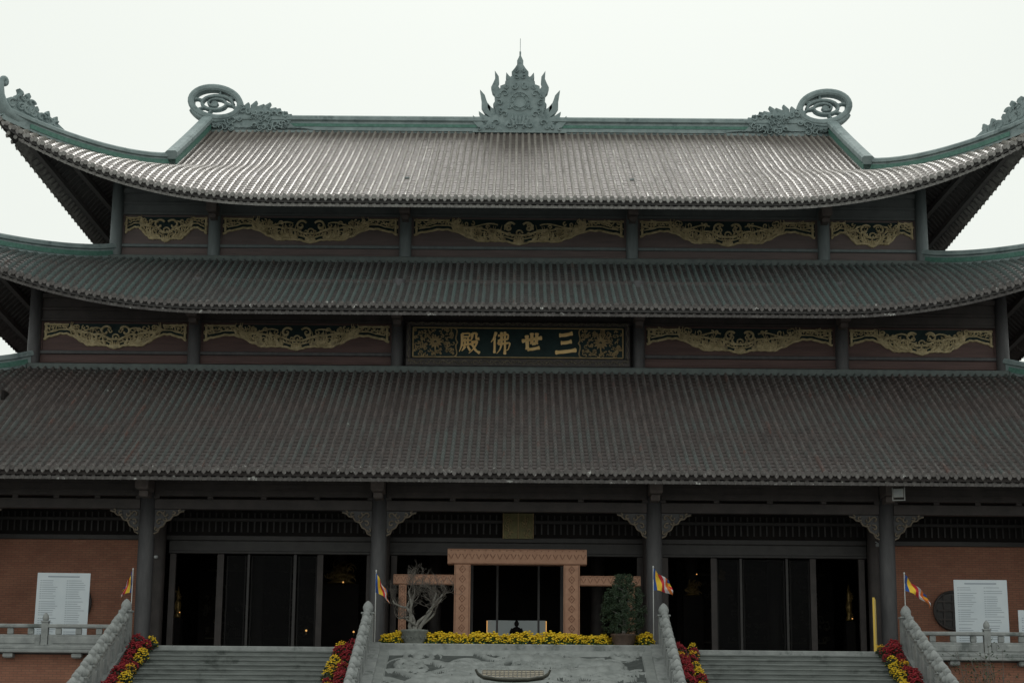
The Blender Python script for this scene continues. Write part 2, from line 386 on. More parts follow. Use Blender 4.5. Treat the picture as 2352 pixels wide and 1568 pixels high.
    def hip(s,sx,sy,q0=0,q1=None,n=14):
        q1=s.split if q1 is None else q1; o=[]
        for i in range(n+1):
            q=q0+(q1-q0)*i/n
            x=(s.A-s.kx*q)*sx; y=(s.y0+q) if sy<0 else (2*YC-s.y0-q)
            o.append((x,y,s.z('front',s.A-s.kx*q,q)))
        return o
Z3e=Z(457,6.4)
z2e=Z(703,3.7); z1e=Z(1084,-3.0)
R3=Roof(19.9,6.4,Z3e,.50,.0016,YC-6.4,(19.9-14.27)/6.0,3.05,11,2.3,6.0,Ssplit=6.0,FL=2.4,st=.016,he=1.45)
q2=10.4-3.7; R2=Roof(22.0,3.7,z2e,(Z(596,10.2)-z2e)/q2-.01*q2,.01,q2,(22.0-16.0)/q2,2.75,11.0,2.15,q2,FL=1.9,st=.026)
q1=7.1+3.0; R1=Roof(27.0,-3.0,z1e,(Z(846,6.9)-z1e)/q1-.006*q1,.006,q1,(27.0-18.1)/q1,3.0,8,2.0,q1,FL=1.5,st=.026)
PROF=[(0,0),(.26,.0),(.34,.06),(.5,.105),(.66,.06),(.74,.0)]
PROFB=[(0,0),(.25,0),(.5,.09),(.75,0)]
CAP=[(-.14,0),(-.14,.34),(-.22,.38),(-.22,.50),(-.15,.56),(.15,.56),(.22,.50),(.22,.38),(.14,.34),(.14,0)]
GRN=[(-.165,.10),(-.165,.28),(.165,.28),(.165,.10)]
roofs=[]
for idx,(rf,mt,mp_,me_,ms_) in enumerate(((R3,'tile_top','pan_top','tile_end','soffit'),(R2,'tile_mid','pan_mid','tile_end_low','soffit'),(R1,'tile_low','pan_low','tile_end_low','soffit_low'))):
    mb=MB()
    rf.tiles('front',mb,rf.S,PROF)
    sideq=rf.split
    for f in('left','right'): rf.tiles(f,mb,sideq,PROFB)
    rf.tiles('back',mb,rf.S,PROFB,row=1.0)
    ro=mb.build('roof',[M[mt],M[mp_]],H); ro['label']=['silvery glazed top roof with straight ridge','dark middle roof','deep dark lowest roof'][idx]
    roofs.append(ro)
    e=MB(); 
    for f in('front','left','right'): rf.ends(f,e)
    e.build('eave_tiles',M[me_],ro)
    sf=MB()
    for f in('front','left','right','back'): rf.soffit(f,sf,rf.split if idx<2 else rf.S,.22)
    sf.build('soffit',M[ms_],ro)
    for sx in(-1,1):
        for sy in(-1,1):
            h=MB(); pts=rf.hip(sx,sy,.15); h.sweep(pts,CAP)
            hr=h.build('hip_ridge',M['stone_ridge'],ro)
            gq=MB(); gq.sweep(rf.hip(sx,sy,1.0,rf.split*.98),GRN); gq.build('green_band',M['ridge_green'],ro)
            if sy<0:
                p=Vector(pts[0]); d=Vector((sx*.62,-.78,0)).normalized()
                hp=[p+d*t+Vector((0,0,zz)) for t,zz in ((-1.5,.12),(-.7,.20),(-.2,.36),(.06,.66),(.16,.98),(.16,1.28),(.10,1.52))]
                hh=MB(); hh.tube(hp,[.20,.25,.27,.25,.21,.17,.13],8)
                cc=p+d*-.02+Vector((0,0,1.56)); hh.tube([cc+d*(.10*math.cos(t_))+Vector((0,0,.11*math.sin(t_))) for t_ in [i*.45-.2 for i in range(12)]],[.11]*12,8)
                mp=lambda x,y,dd,p=p,d=d: p-d*(x*.92-.12)+Vector((0,0,y*.80-.06))+Vector((d.y,-d.x,0))*dd
                for (cx,cy,r,a0,tn) in ((.55,1.0,.28,1,5),(.9,1.30,.36,-1.4,5.2),(1.3,1.0,.33,.4,-5),(1.2,1.5,.24,3.,4.6),(1.65,.85,.25,2,4.5),(2.05,.75,.26,0,4.8),(2.5,.7,.22,3,4.5),(2.8,.62,.2,1,4.2),(1.5,1.3,.2,0,4),(2.3,.95,.18,4,4.5),(1.0,.95,.22,1,5)):
                    hh.ribbon(spiral(cx,cy,r,r*.25,a0,tn,12),.15,mp,.12,.05)
                for (x0,y0,x1,y1) in ((1.0,1.6,.85,1.85),(1.3,1.55,1.35,1.78),(2.3,.95,2.4,1.2),(2.7,.8,2.85,1.05),(1.75,1.0,1.8,1.25)):
                    hh.ribbon([(x0,y0),((x0+x1)/2+.05,(y0+y1)/2),(x1,y1)],[.28,.22,.08],mp,.09,.03)
                hh.poly([(.1,.3),(.3,.9),(.7,1.35),(1.25,1.55),(1.6,1.35),(1.85,1.0),(2.1,.95),(2.4,1.0),(2.8,.8),(3.3,.5),(3.3,.2)],mp,.10)
                hh.build('corner_dragon',M['stone_ridge'],ro)
for sx in(-1,1):
    b=MB(); zb=R3.base(6.0)-.3; b.add([(sx*14.2,12.4,zb),(sx*14.2,28.0,zb),(sx*14.2,YC,R3.base(13.8)-.1)],[(0,1,2)]); b.build('gable_wall',M['wood_red_up'],H)
top=roofs[0]; zr=R3.base(R3.S)
for sx in(-1,1):
    for sy in(-1,1):
        pts=[(sx*14.27,(R3.y0+q) if sy<0 else 2*YC-R3.y0-q,R3.base(q)) for q in (5.75,7.5,9.5,11.5,13.6)]
        r=MB(); r.sweep(pts,[(a*1.15,c*1.25) for a,c in CAP]); r.build('rake_ridge',M['stone_ridge'],top)
        r=MB(); r.sweep(pts[:],[(a*1.16,c*1.25) for a,c in GRN]); r.build('green_band',M['ridge_green'],top)
r=MB(); r.sweep([(x,YC,zr-.12) for x in (-14.5,-7,0,7,14.5)],[(-.24,0),(-.24,.52),(-.34,.58),(-.34,.74),(-.22,.82),(.22,.82),(.34,.74),(.34,.58),(.24,.52),(.24,0)])
r.sweep([(x,YC,zr-.12) for x in (-14.5,14.5)],[(-.30,.08),(-.30,.20),(.30,.20),(.30,.08)]); r.build('main_ridge',M['stone_ridge'],top)
r=MB(); r.sweep([(x,YC,zr-.12) for x in (-14.4,0,14.4)],[(-.262,.28),(-.262,.42),(.262,.42),(.262,.28)]); r.build('green_band',M['ridge_green'],top)
for (rf,yw,xw,k) in ((R2,10.4,16.0,1),(R1,7.1,18.1,2)):
    r=MB(); zz=rf.base(rf.S)
    r.span(-xw-.1,xw+.1,yw-.42,yw-.12,zz-.25,zz+.03,0,.03)
    for sx in(-1,1): r.span(sx*(xw+.12),sx*(xw+.42),yw-.42,2*YC-yw+.3,zz-.25,zz+.03,0,.03)
    r.build('wall_flashing',M['flash'],roofs[k])

# flame finial in the middle of the ridge
fx=0.0; fb=zr-.1
def FM(x,y,d): return Vector((fx+x/49.0,YC-.1+d,fb+y/50.0))
fin=MB()
half=[(0,191),(3,182),(7,173),(6,165),(12,155),(19,146),(16,138),(23,133),(24,126),(33,124),(34,116),(44,112),(45,102),(53,97),(57,86),(55,76),(60,68),(55,58),(52,44),(60,40),(62,30),(72,26),(76,18),(88,16),(94,8),(105,7),(105,0)]
body=[(-x,y) for x,y in half[:0:-1]]+half
fin.poly(body,FM,.28)
for sx in(-1,1):
    for pl in ([(36,82),(52,86),(62,98),(65,110),(60,121),(56,131),(57,150),(48,136),(47,124),(50,114),(44,105),(34,98)],
               [(48,36),(66,38),(78,48),(86,62),(86,78),(90,104),(79,91),(75,78),(71,68),(62,60),(50,54)],
               [(60,20),(76,24),(87,34),(92,52),(80,43),(66,36)],[(78,8),(94,14),(104,26),(105,42),(94,32),(82,24)],
               [(16,122),(26,124),(32,134),(31,146),(25,138),(18,132)],[(66,50),(72,60),(72,72),(66,64)]):
        fin.poly([(sx*x,y) for x,y in pl],FM,.2)
    mm=lambda x,y,d,sx=sx: FM(sx*x,y,d-.26)
    for (cx,cy,r0,a0,tn) in ((34,92,10,0,5.5),(13,110,10,2,5.5),(46,70,8,1,5.2),(34,42,9,0,5.5),(52,22,9,0,5),(74,12,6,2,5),(14,30,8,3,5.5),(8,132,6,1,5),(42,54,6,4,5),(90,7,5,1,5),(24,18,7,4,5),(32,108,6,2,5),(10,12,6,0,5),(24,60,6,2,5),(62,12,5,3,5),(9,148,5,2,5),(50,86,5,2,5)):
        fin.ribbon(spiral(cx,cy,r0,r0*.2,a0,tn,14),3.2,mm,.05,.05)
mm=lambda x,y,d: FM(x,y,d-.26)
for rr in (22,14): fin.ribbon([(rr*math.cos(2*PI*i/24),74+rr*math.sin(2*PI*i/24)) for i in range(25)],2.2,mm,.035,.025)
for a in range(8): fin.ribbon(spiral(18*math.cos(a*PI/4),74+18*math.sin(a*PI/4),3,1,a,4,6),1.8,mm,.04,.03)
for k in range(-2,3): fin.ribbon([(k*6,18),(k*9,32),(k*8,42)],[9,8,2],mm,.05,.04)
recalc(fin.build('flame_finial',M['stone_ridge'],top))
rod=MB(); rod.tube([FM(0,180,0),FM(0,232,0)],.012,6); rod.tube([FM(0,192,0),FM(0,200,0)],.04,8); rod.build('lightning_rod',M['stone_ridge'],top)

# ridge dragons with coiled ring tails
for sx in(-1,1):
    def DM(x,y,d,sx=sx): return Vector((sx*(14.35-x/50.0),YC-.1+d,zr-.1+y/50.0))
    dr=MB()
    ring=[]
    for i in range(33):
        t=2*PI*i/32; ex=57*math.cos(t); ey=36*math.sin(t); ca,sa=math.cos(-.16),math.sin(-.16)
        ring.append((20+ex*ca-ey*sa,68+ex*sa+ey*ca))
    dr.ribbon(ring,14,DM,.24,.06)
    inner=[]
    for i in range(36):
        t=-.3+i*.33; k=1-i/50
        inner.append((20+40*k*math.cos(t),67+21*k*math.sin(t)))
    dr.ribbon(inner,[8-i*.07 for i in range(36)],DM,.15,.05)
    dr.poly([(18+8*math.cos(a*PI/6),67+6*math.sin(a*PI/6)) for a in range(12)],DM,.16)
    for (a,b_) in (((-34,78),(-10,74)),((45,66),(70,54)),((34,102),(28,84)),((4,38),(10,50)),((62,80),(46,78)),((-22,50),(-4,58))): dr.ribbon([a,((a[0]+b_[0])/2,(a[1]+b_[1])/2+2),b_],[9,5,7],DM,.14,.04)
    dr.ribbon(spiral(62,86,7,2,0,5,8),4,DM,.12,.03); dr.ribbon(spiral(-18,48,7,2,2,5,8),4,DM,.12,.03)
    dr.ribbon(bez((-35,52),(-10,20),(30,16),(72,40),12),[11]*13,DM,.2,.06)
    dr.poly([(-8,0),(0,22),(22,30),(48,26),(60,42),(78,60),(88,52),(100,56),(110,50),(125,54),(140,46),(158,48),(176,40),(190,38),(197,30),(192,20),(205,10),(246,5),(246,-4),(-8,-4)],DM,.2)
    for (x0,y0,x1,y1) in ((82,56,80,76),(95,52,96,72),(108,48,114,76),(120,48,132,68),(132,44,146,72),(143,42,160,60),(155,42,170,58),(168,38,186,50),(60,36,74,52),(180,30,196,44)):
        dr.ribbon([(x0,y0-8),((x0+x1)/2-4,(y0+y1)/2),(x1,y1-3)],[16,13,4],DM,.13,.04)
    rr=random.Random(3)
    for i in range(34):
        cx=rr.uniform(0,185); cy=rr.uniform(4,34 if cx>60 else 22); r0=rr.uniform(5,10)
        dr.ribbon(spiral(cx,cy,r0,1.5,rr.uniform(0,6),rr.choice((-1,1))*5,10),3.4,lambda x,y,d,DM=DM: DM(x,y,d-.22),.05,.04)
    for i in range(9):
        cx=70+i*14; dr.ribbon(spiral(cx,48-i*1.2,8,2,i,4.6,8),4.5,lambda x,y,d,DM=DM: DM(x,y,d-.2),.05,.04)
    recalc(dr.build('ridge_dragon',M['stone_ridge'],top))

# ------------- storeys
def column(x,y,z0,z1,r,m,parent=H):
    b=MB(); b.lathe([(r*1.0,0),(r,.05),(r*1.02,(z1-z0)*.4),(r*.95,z1-z0)],x,y,z0,16); return b.build('column',m,parent)
def head_block(x,y,z,w=.4,h=.42,d=.9):
    b=MB(); b.span(x-w/2,x+w/2,y-d,y+.1,z-h,z,0,.04); b.span(x-w*.35,x+w*.35,y-d*.65,y+.1,z-h*1.45,z-h+.002,0,.03); return b.build('beam_end',M['carve2'],H)

def swag(mb,x0,x1,zt,zb,y,seed=1):
    """gilded carving hanging from the head of a panel"""
    W=(x1-x0)/2; cx=(x0+x1)/2; Hh=zt-zb
    for sx in(-1,1):
        def mm(x,yy,d,sx=sx): return Vector((cx+sx*x,y+d,zt+yy))
        def cont(t):
            ks=[(0,-1.0),(.07,-.93),(.13,-.87),(.25,-.86),(.36,-.88),(.48,-.72),(.58,-.52),(.68,-.42),(.78,-.42),(.86,-.50),(.93,-.54),(1,-.66)]
            for (a,b_),(c_,d_) in zip(ks,ks[1:]):
                if a<=t<=c_:
                    f=(t-a)/(c_-a); f=f*f*(3-2*f); return (b_+(d_-b_)*f)*Hh
            return -.6*Hh
        n=40
        mb.ribbon([(W*i/n,cont(i/n)+.012*math.sin(i*1.9)) for i in range(n+1)],.09,mm,.02,.03)
        mb.ribbon([(W*i/n,cont(i/n)+.17*Hh) for i in range(int(n*.04),int(n*.98))],.05,mm,.015,.025)
        mb.ribbon([(W*.975,0),(W*.975,-.62*Hh)],.09,mm,.02,.02)
        mb.ribbon([(W*(.66+.34*i/8),-.05*Hh) for i in range(9)],.07,mm,.02,.02)
        rr=random.Random(seed)
        k=int(W/.115)
        for i in range(k):
            t=(i+.5)/k; lo=cont(t); r0=rr.uniform(.075,.115)
            mb.ribbon(spiral(t*W,lo+.30*Hh*rr.uniform(.85,1.1),r0,.015,rr.uniform(0,6.28),rr.choice((-1,1))*5.2,10),.048,mm,.015,.03)
        for i in range(int(k*.9)):
            t=rr.uniform(.05,.98); lo=cont(t)+.38*Hh
            if lo>-.08*Hh: continue
            yy=rr.uniform(lo,min(-.08*Hh,lo+.34*Hh)); r0=rr.uniform(.07,.13)
            mb.ribbon(spiral(t*W,yy,r0,.02,rr.uniform(0,6.28),rr.choice((-1,1))*5.0,10),.048,mm,.012,.03)
        for i in range(int(k*.6)):
            t=.12+.50*(i+rr.random())/(k*.6); lo=cont(t)+.05
            h=Hh*rr.uniform(.40,.62); dx=rr.uniform(.14,.30)
            mb.ribbon(bez((t*W,lo),(t*W+dx*.6,lo+h*.1),(t*W+dx*.9,lo+h*.5),(t*W+dx*.5,lo+h),6),[.10,.11,.10,.08,.055,.035,.012],mm,.012,.03)
        mb.ribbon(spiral(.17*min(W,2.2),-.32*Hh,.24*Hh,.04*Hh,2.6,-5.6,16),.08,mm,.02,.035)
        mb.ribbon(bez((0,-.62*Hh),(.12*W,-.7*Hh),(.18*W,-.3*Hh),(.30*W,-.45*Hh),10),.08,mm,.02,.03)
        mb.ribbon(bez((.28*W,-.5*Hh),(.38*W,-.2*Hh),(.5*W,-.55*Hh),(.64*W,-.16*Hh),10),.07,mm,.02,.03)
        mb.ribbon(bez((.20*W,-.22*Hh),(.32*W,-.02*Hh),(.42*W,-.45*Hh),(.56*W,-.30*Hh),10),.055,mm,.02,.03)
    def mc(x,yy,d): return Vector((cx+x,y+d,zt+yy))
    for a in(-1,-.5,0,.5,1):
        mb.ribbon([(a*.05,-.97*Hh),(a*.17,-.86*Hh),(a*.14,-.74*Hh)],[.06,.11,.02],mc,.02,.04)
    mb.ribbon(spiral(0,-.55*Hh,.15*Hh,.03,0,6.5,14),.06,mc,.02,.03)

def storey(yc,xs,vt,vorn_t,vorn_b,vr1,vr2,vb,mc_,mr_,mw_,plaque=False):
    zt=Z(vt,yc)+1.2; zb=Z(vb,yc)-1.0; yw=yc+.14
    allx=sorted([-x for x in xs]+list(xs))
    xo=xs[-1]
    b=MB()
    for sx in(-1,1): b.span(sx*(xo-.08),sx*(xo-.02),yw,2*YC-yw,zb,zt)
    b.span(-xo,xo,2*YC-yw,2*YC-yw+.1,zb,zt); b.build('wall',M[mr_],H)
    b=MB(); b.span(-xo,xo,yw+.10,yw+.2,zb,zt); b.build('wall',M[mw_],H)
    for x in allx:
        column(x,yc,zb,zt,.235,M[mc_])
        if abs(x)<xo-.1: head_block(x,yc-.1,Z(vt-2,yc-.5)+.04)
    for k in range(1,5):
        for sx in(-1,1): column(sx*xo,yc+k*(2*YC-2*yc)/5,zb,zt,.235,M[mc_])
    zh=Z(vorn_t-8,yc); 
    for i,(xa,xb) in enumerate(zip(allx,allx[1:])):
        xa+=.22; xb-=.22
        b=MB(); b.span(xa,xb,yw-.10,yw+.1,zh+.04,zt,0); b.span(xa,xb,yw-.14,yw+.08,zh-.07,zh+.037,0,.02)
        b.span(xa,xb,yw-.16,yw+.06,zh+.34,zh+.46,0,.02); b.span(xa,xb,yw-.2,yw+.06,zh+.8,zh+1.0,0,.02); b.build('lintel_beam',M[mw_],H)
        z1=Z(vorn_t,yc); z2=Z(vorn_b,yc); z3=Z(vr1,yc); z4=Z(vr2,yc)
        if plaque and i==2:
            continue
        p=MB(); p.span(xa,xb,yw-.0,yw+.08,z3,zh-.07,0)
        p.span(xa,xa+.07,yw-.05,yw+.06,z3,zh-.07,0); p.span(xb-.07,xb,yw-.05,yw+.06,z3,zh-.07,0)
        po=p.build('wall_panel',M[mr_],H)
        d=MB()
        W_=(xb-xa)/2-.1; cx=(xa+xb)/2
        ks=[(-1,-.6),(-.86,-.46),(-.7,-.38),(-.58,-.48),(-.45,-.72),(-.34,-.86),(-.12,-.86),(0,-.97),(.12,-.86),(.34,-.86),(.45,-.72),(.58,-.48),(.7,-.38),(.86,-.46),(1,-.6)]
        d.poly([(-1,0)]+ks+[(1,0)],lambda x,y_,dd: Vector((cx+x*W_,yw-.006+dd,z1+y_*(z1-z2))),.004); d.build('lacquer_field',M['panel_dark'],po)
        s_=MB(); swag(s_,xa+.1,xb-.1,z1,z2,yw-.03,seed=i+1); s_.build('gilded_carving',M['gold'],po)
        rl=MB(); rl.span(xa,xb,yw-.12,yw+.08,z4,z3,0,.02); rl.build('rail',M[mc_],H)
        rl=MB(); rl.span(xa,xb,yw-.02,yw+.06,zb,z4-.003,0); rl.span(xa,xb,yw-.09,yw+.05,z4-.34,z4-.26,0,.02); rl.build('plinth_board',M[mr_],H)
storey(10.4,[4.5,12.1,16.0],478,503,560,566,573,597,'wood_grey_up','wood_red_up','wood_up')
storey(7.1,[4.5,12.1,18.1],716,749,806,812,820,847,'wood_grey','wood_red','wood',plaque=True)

# ------------- name plaque
px0=at(934,790,6.8)[0]; px1=at(1446,790,6.8)[0]; pz0=Z(842,6.8); pz1=Z(740,6.8)
PL=MB(); PL.span(px0,px1,6.86,7.2,pz0,pz1); pl=PL.build('name_plaque',M['panel_dark'],H)
fr=MB()
for (a,b_,c_,d_) in ((px0,px1,pz1-.16,pz1),(px0,px1,pz0,pz0+.30),(px0,px0+.16,pz0+.3,pz1-.16),(px1-.16,px1,pz0+.3,pz1-.16)):
    fr.span(a,b_,6.74,6.86,c_,d_,0,.03)
fr.build('plaque_frame',M['wood'],pl)
dc=MB(); cxp=(px0+px1)/2
def PM(x,y,d): return Vector((x,6.84+d,y))
zi0=pz0+.36; zi1=pz1-.22; xi0=px0+.24; xi1=px1-.24
dc.ribbon([(xi0,zi0),(xi0,zi1)],.06,PM,.01,.02); dc.ribbon([(xi1,zi0),(xi1,zi1)],.06,PM,.01,.02)
dc.ribbon([(xi0,zi0),(xi1,zi0)],.05,PM,.01,.02); dc.ribbon([(xi0,zi1),(xi1,zi1)],.05,PM,.01,.02)
rr=random.Random(5)
for sx in(-1,1):
    base=cxp+sx*3.08; zm=(zi0+zi1)/2
    for i in range(130):
        x=base+rr.uniform(-.66,.78)*sx; y=rr.uniform(zi0+.06,zi1-.06)
        if math.hypot(x-base,y-zm)<.28: continue
        dc.ribbon(spiral(x,y,rr.uniform(.04,.09),.015,rr.uniform(0,6),rr.choice((-1,1))*4.6,8),.036,PM,.01,.02)
    for a in range(12):
        t=a*PI/6; dc.ribbon([(base+.05*math.cos(t),zm+.02+.05*math.sin(t)),(base+.18*math.cos(t),zm+.02+.18*math.sin(t)),(base+.27*math.cos(t),zm+.02+.27*math.sin(t))],[.04,.09,.02],PM,.01,.03)
    dc.ribbon([(base,zi0+.06),(base,zm)],.05,PM,.01,.02)
    e=cxp+sx*2.35
    dc.ribbon(bez((e+sx*.05,zi1),(e-sx*.25,zi1-.1),(e+sx*.1,zm+.2),(e-sx*.1,zm),8)+bez((e-sx*.1,zm),(e+sx*.1,zm-.2),(e-sx*.25,zi0+.1),(e+sx*.05,zi0),8)[1:],.05,PM,.01,.02)
dc.build('gilded_border',M['gold_plaque'],pl)
dc=MB()
def FC(x,y,d): return Vector((x,6.735+d,y))
for z_ in (pz0+.15,pz1-.08):
    n=int((px1-px0)/.20); amp=.07 if z_<pz1-.2 else .04
    dc.ribbon([(px0+.08+(px1-px0-.16)*i/(n*4),z_+amp*math.sin(i*PI/4)) for i in range(n*4+1)],.035,FC,.01,.02)
    for i in range(n):
        x=px0+.1+(px1-px0-.2)*(i+.5)/n; dc.ribbon(spiral(x,z_,amp*1.3,.015,rr.uniform(0,6),(1 if i%2 else -1)*4.4,8),.032,FC,.01,.02)
for x_ in(px0+.08,px1-.08): dc.ribbon([(x_+.03*math.sin(i*1.4),pz0+.15+(pz1-pz0-.23)*i/16) for i in range(17)],.035,FC,.01,.02)
dc.build('frame_carving',M['frame_carve'],pl)
CH={
'dian':[[(12,92),(32,94),(52,93),(50,78)],[(14,77),(32,78),(50,78)],[(13,94),(13,60),(9,30),(-2,4)],[(18,58),(36,60),(54,61)],[(27,70),(28,40)],[(43,72),(43,42)],[(10,36),(36,39),(60,43)],[(27,33),(22,20),(11,8)],[(42,33),(48,22),(56,10)],
        [(66,96),(65,80),(62,68),(54,56)],[(66,95),(78,96),(88,95)],[(87,96),(86,76),(90,68),(103,69)],[(60,50),(76,52),(90,54),(84,36),(70,16),(48,-4)],[(64,44),(74,26),(86,10),(106,-2)]],
'fo':[[(24,102),(18,84),(10,68),(-2,52)],[(16,74),(17,40),(16,-2)],[(34,84),(60,87),(86,89),(84,66)],[(40,63),(62,65),(85,67)],[(40,64),(38,52),(34,42)],[(34,42),(62,45),(94,48),(92,30),(86,16),(74,12)],[(52,102),(53,70),(51,38),(44,16),(28,-4)],[(70,104),(70,60),(71,30),(70,-8)]],
'shi':[[(-4,58),(30,64),(65,70),(104,76)],[(22,88),(25,50),(26,16)],[(26,17),(55,19),(92,27)],[(49,100),(50,70),(50,44)],[(76,100),(75,70),(72,44)],[(50,45),(72,48)]],
'san':[[(18,84),(48,86),(82,94)],[(26,51),(50,52),(78,58)],[(0,8),(45,12),(100,20)]]}
for (nm,uc,wd) in (('dian',1078,44),('fo',1151,44),('shi',1222,43),('san',1300,49)):
    m_=MB(); xc,_=at(uc,790,6.84); sc=wd/61.5/100.0
    zc=(zi0+zi1)/2
    def TM(x,y,d): return Vector((xc+(x-50)*sc,6.83+d,zc+(y-50)*sc*1.08))
    for k,st in enumerate(CH[nm]):
        pts=[]; n0=len(st)
        for i in range(n0-1):
            p0=st[max(i-1,0)];p1=st[i];p2=st[i+1];p3=st[min(i+2,n0-1)]
            for q in range(6):
                t=q/6; f=lambda a,b,c,d: .5*((2*b)+(-a+c)*t+(2*a-5*b+4*c-d)*t*t+(-a+3*b-3*c+d)*t**3)
                pts.append((f(p0[0],p1[0],p2[0],p3[0]),f(p0[1],p1[1],p2[1],p3[1])))
        pts.append(st[-1]); n=len(pts)
        horiz=abs(st[-1][0]-st[0][0])>abs(st[-1][1]-st[0][1])
        bw=(18 if horiz else 22) if nm in('san','shi') else (10 if horiz else 14)
        taper=(nm=='dian' and k in(2,7,9,12)) or (nm=='fo' and k in(0,5,6))
        ws=[]
        for i in range(n):
            t=i/(n-1)
            if taper: wv=bw*(1.15-.95*t**1.4)
            else: wv=bw*(.78+.42*math.cos(2*PI*t)**2*(1 if (t<.3 or t>.7) else .2))
            if i==0: wv*=.55
            if i==n-1 and not taper: wv*=.6
            ws.append(max(2.5,wv))
        m_.ribbon(pts,ws,TM,.012,.012)
    m_.build('gold_character',M['gold_bright'],pl)

# ------------- ground storey
GX=[4.5,12.1,18.1,24.0]
yd=2.5
for x in sorted([-a for a in GX]+GX):
    column(x,0,0,Z(1106,0)+.3,.26,M['wood_grey'])
    b=MB(); b.lathe([(.42,0),(.42,.06),(.34,.16),(.30,.2)],x,0,0,16); b.build('column_base',M['stone'],H)
    head_block(x,-.2,Z(1103,-.9)+.05,.42,.45,1.0)
    column(x,2.25,0,Z(1106,0)+1.2,.22,M['wood'])
ax_=sorted([-a for a in GX]+GX)
zA=Z(1112,0)+.35; zB=Z(1150,0); zC=Z(1176,0)
for xa,xb in zip(ax_,ax_[1:]):
    b=MB(); b.span(xa+.24,xb-.24,-.16,.16,zB+.05,zA,0,.02); b.span(xa+.24,xb-.24,-.12,.12,zC,zB-.03,0,.02)
    n=4
    for i in range(n+1):
        x=xa+.3+(xb-xa-.6)*i/n; b.span(x-.09,x+.09,-.13,.13,zB-.032,zB+.052)
    for i in range(n):
        xc=xa+.3+(xb-xa-.6)*(i+.5)/n; ww=(xb-xa-.6)/n*.36
        b.span(xc-ww,xc+ww,-.185,-.155,zB+.20,zB+.26,0); b.span(xc-ww,xc+ww,-.185,-.155,zB+.42,zB+.46,0)
    b.build('tie_beam',M['wood'],H)
    for (xx,sg) in ((xa+.25,1),(xb-.25,-1)):
        k=MB(); 
        def BM(x,y,d,xx=xx,sg=sg): return Vector((xx+sg*x,-.02+d,zC-.01+y))
        k.poly([(0,0),(.98,0),(.93,-.08),(.80,-.10),(.72,-.20),(.58,-.22),(.50,-.36),(.36,-.40),(.28,-.56),(.16,-.62),(.10,-.78),(0,-.82)],BM,.03,1)
        for (cx,cy,r0,a0) in ((.14,-.16,.12,0),(.38,-.16,.11,2),(.62,-.1,.08,4),(.16,-.42,.11,1),(.36,-.32,.07,3),(.08,-.64,.07,2),(.82,-.05,.05,1)):
            k.ribbon(spiral(cx,cy,r0,.02,a0,5,10),.05,lambda x,y,d,BM=BM: BM(x,y,d-.06),.02,.03)
        k.ribbon([(0,-.80),(.12,-.74),(.18,-.60),(.30,-.54),(.38,-.38),(.52,-.34),(.60,-.21),(.74,-.18),(.82,-.09),(.96,-.05)],.05,lambda x,y,d,BM=BM: BM(x,y,d-.06),.02,.03)
        recalc(k.build('bracket',[M['carve'],M['wood_grey']],H))
b=MB(); b.span(-26,26,-2.1,-1.85,R1.base(.95)-.62,R1.base(.95)-.40,0,.03); b.build('purlin',M['wood'],H)
zT0=Z(1182,yd); zT1=Z(1240,yd); zT2=Z(1252,yd); zD=Z(1277,yd)
for i,(xa,xb) in enumerate(zip(ax_,ax_[1:])):
    b=MB(); b.span(xa+.2,xb-.2,yd+.05,yd+.2,zT1,7.4,0)
    b.span(xa+.2,xb-.2,yd-.06,yd+.05,zT1-.10,zT1+.08,1,.02); b.span(xa+.2,xb-.2,yd-.02,yd+.05,zT0-.3,zT0-.18,1,.02)
    n=int((xb-xa)/.22)
    for k in range(n): b.box(xa+.3+k*.22,yd+.03,(zT0+zT1)/2+.1,.05,.04,(zT0-zT1)*.75,1)
    b.build('transom',[M['black'],M['frame']],H)
for sx in(-1,1):
    for (xa,xb) in ((12.1,18.1),(18.1,24.0)):
        b=MB(); b.span(sx*(xa+.2),sx*(xb-.2),yd,yd+.25,0,zT1-.02,0)
        b.build('brick_wall',M['brick'],H)
        cxw=sx*(14.75 if sx>0 else 15.0) if xa<13 else sx*21
        wn=MB(); zc=1.62
        wn.tube([(cxw,yd-.08,zc),(cxw,yd+.01,zc)],.60,32); wo=wn.build('round_window',M['frame'],H)
        wf=MB()
        wf.tube([(cxw+.63*math.cos(t*PI/16),yd-.08,zc+.63*math.sin(t*PI/16)) for t in range(33)],.05,6)
        for a_ in(-.3,0,.3): wf.box(cxw+a_,yd-.10,zc,.06,.05,1.05); wf.box(cxw,yd-.105,zc+a_,1.05,.05,.06)
        wf.build('window_lattice',M['wood'],wo)
def bay(us,thick,u0,u1):
    fz=zD
    xa=at(u0,1380,yd)[0]; xb=at(u1,1380,yd)[0]
    b=MB(); b.span(xa,xb,yd-.05,yd+.15,fz,zT1-.10,0,.02); b.span(xa,xb,yd-.09,yd+.02,fz+.0,fz+.10,0,.02); b.build('door_header',M['frame'],H)
    for u,t in zip(us,thick):
        x=at(u,1380,yd)[0]; b=MB(); b.span(x-t/2,x+t/2,yd-.06,yd+.12,.04,fz,0,.02); b.build('door_post',M['wood'] if t>.15 else M['frame'],H)
    b=MB(); b.span(xa,xb,yd-.10,yd+.18,-.003,.10,0); b.build('door_sill',M['frame'],H)
bay([393,503,568,675,733,847],[.2,.22,.08,.1,.2,.2],383,853)
bay([1528,1640,1702,1808,1868,1980],[.2,.2,.08,.08,.2,.2],1520,1992)
bay([903,1083,1142,1237,1290,1470],[.2,.1,.07,.07,.1,.2],893,1480)
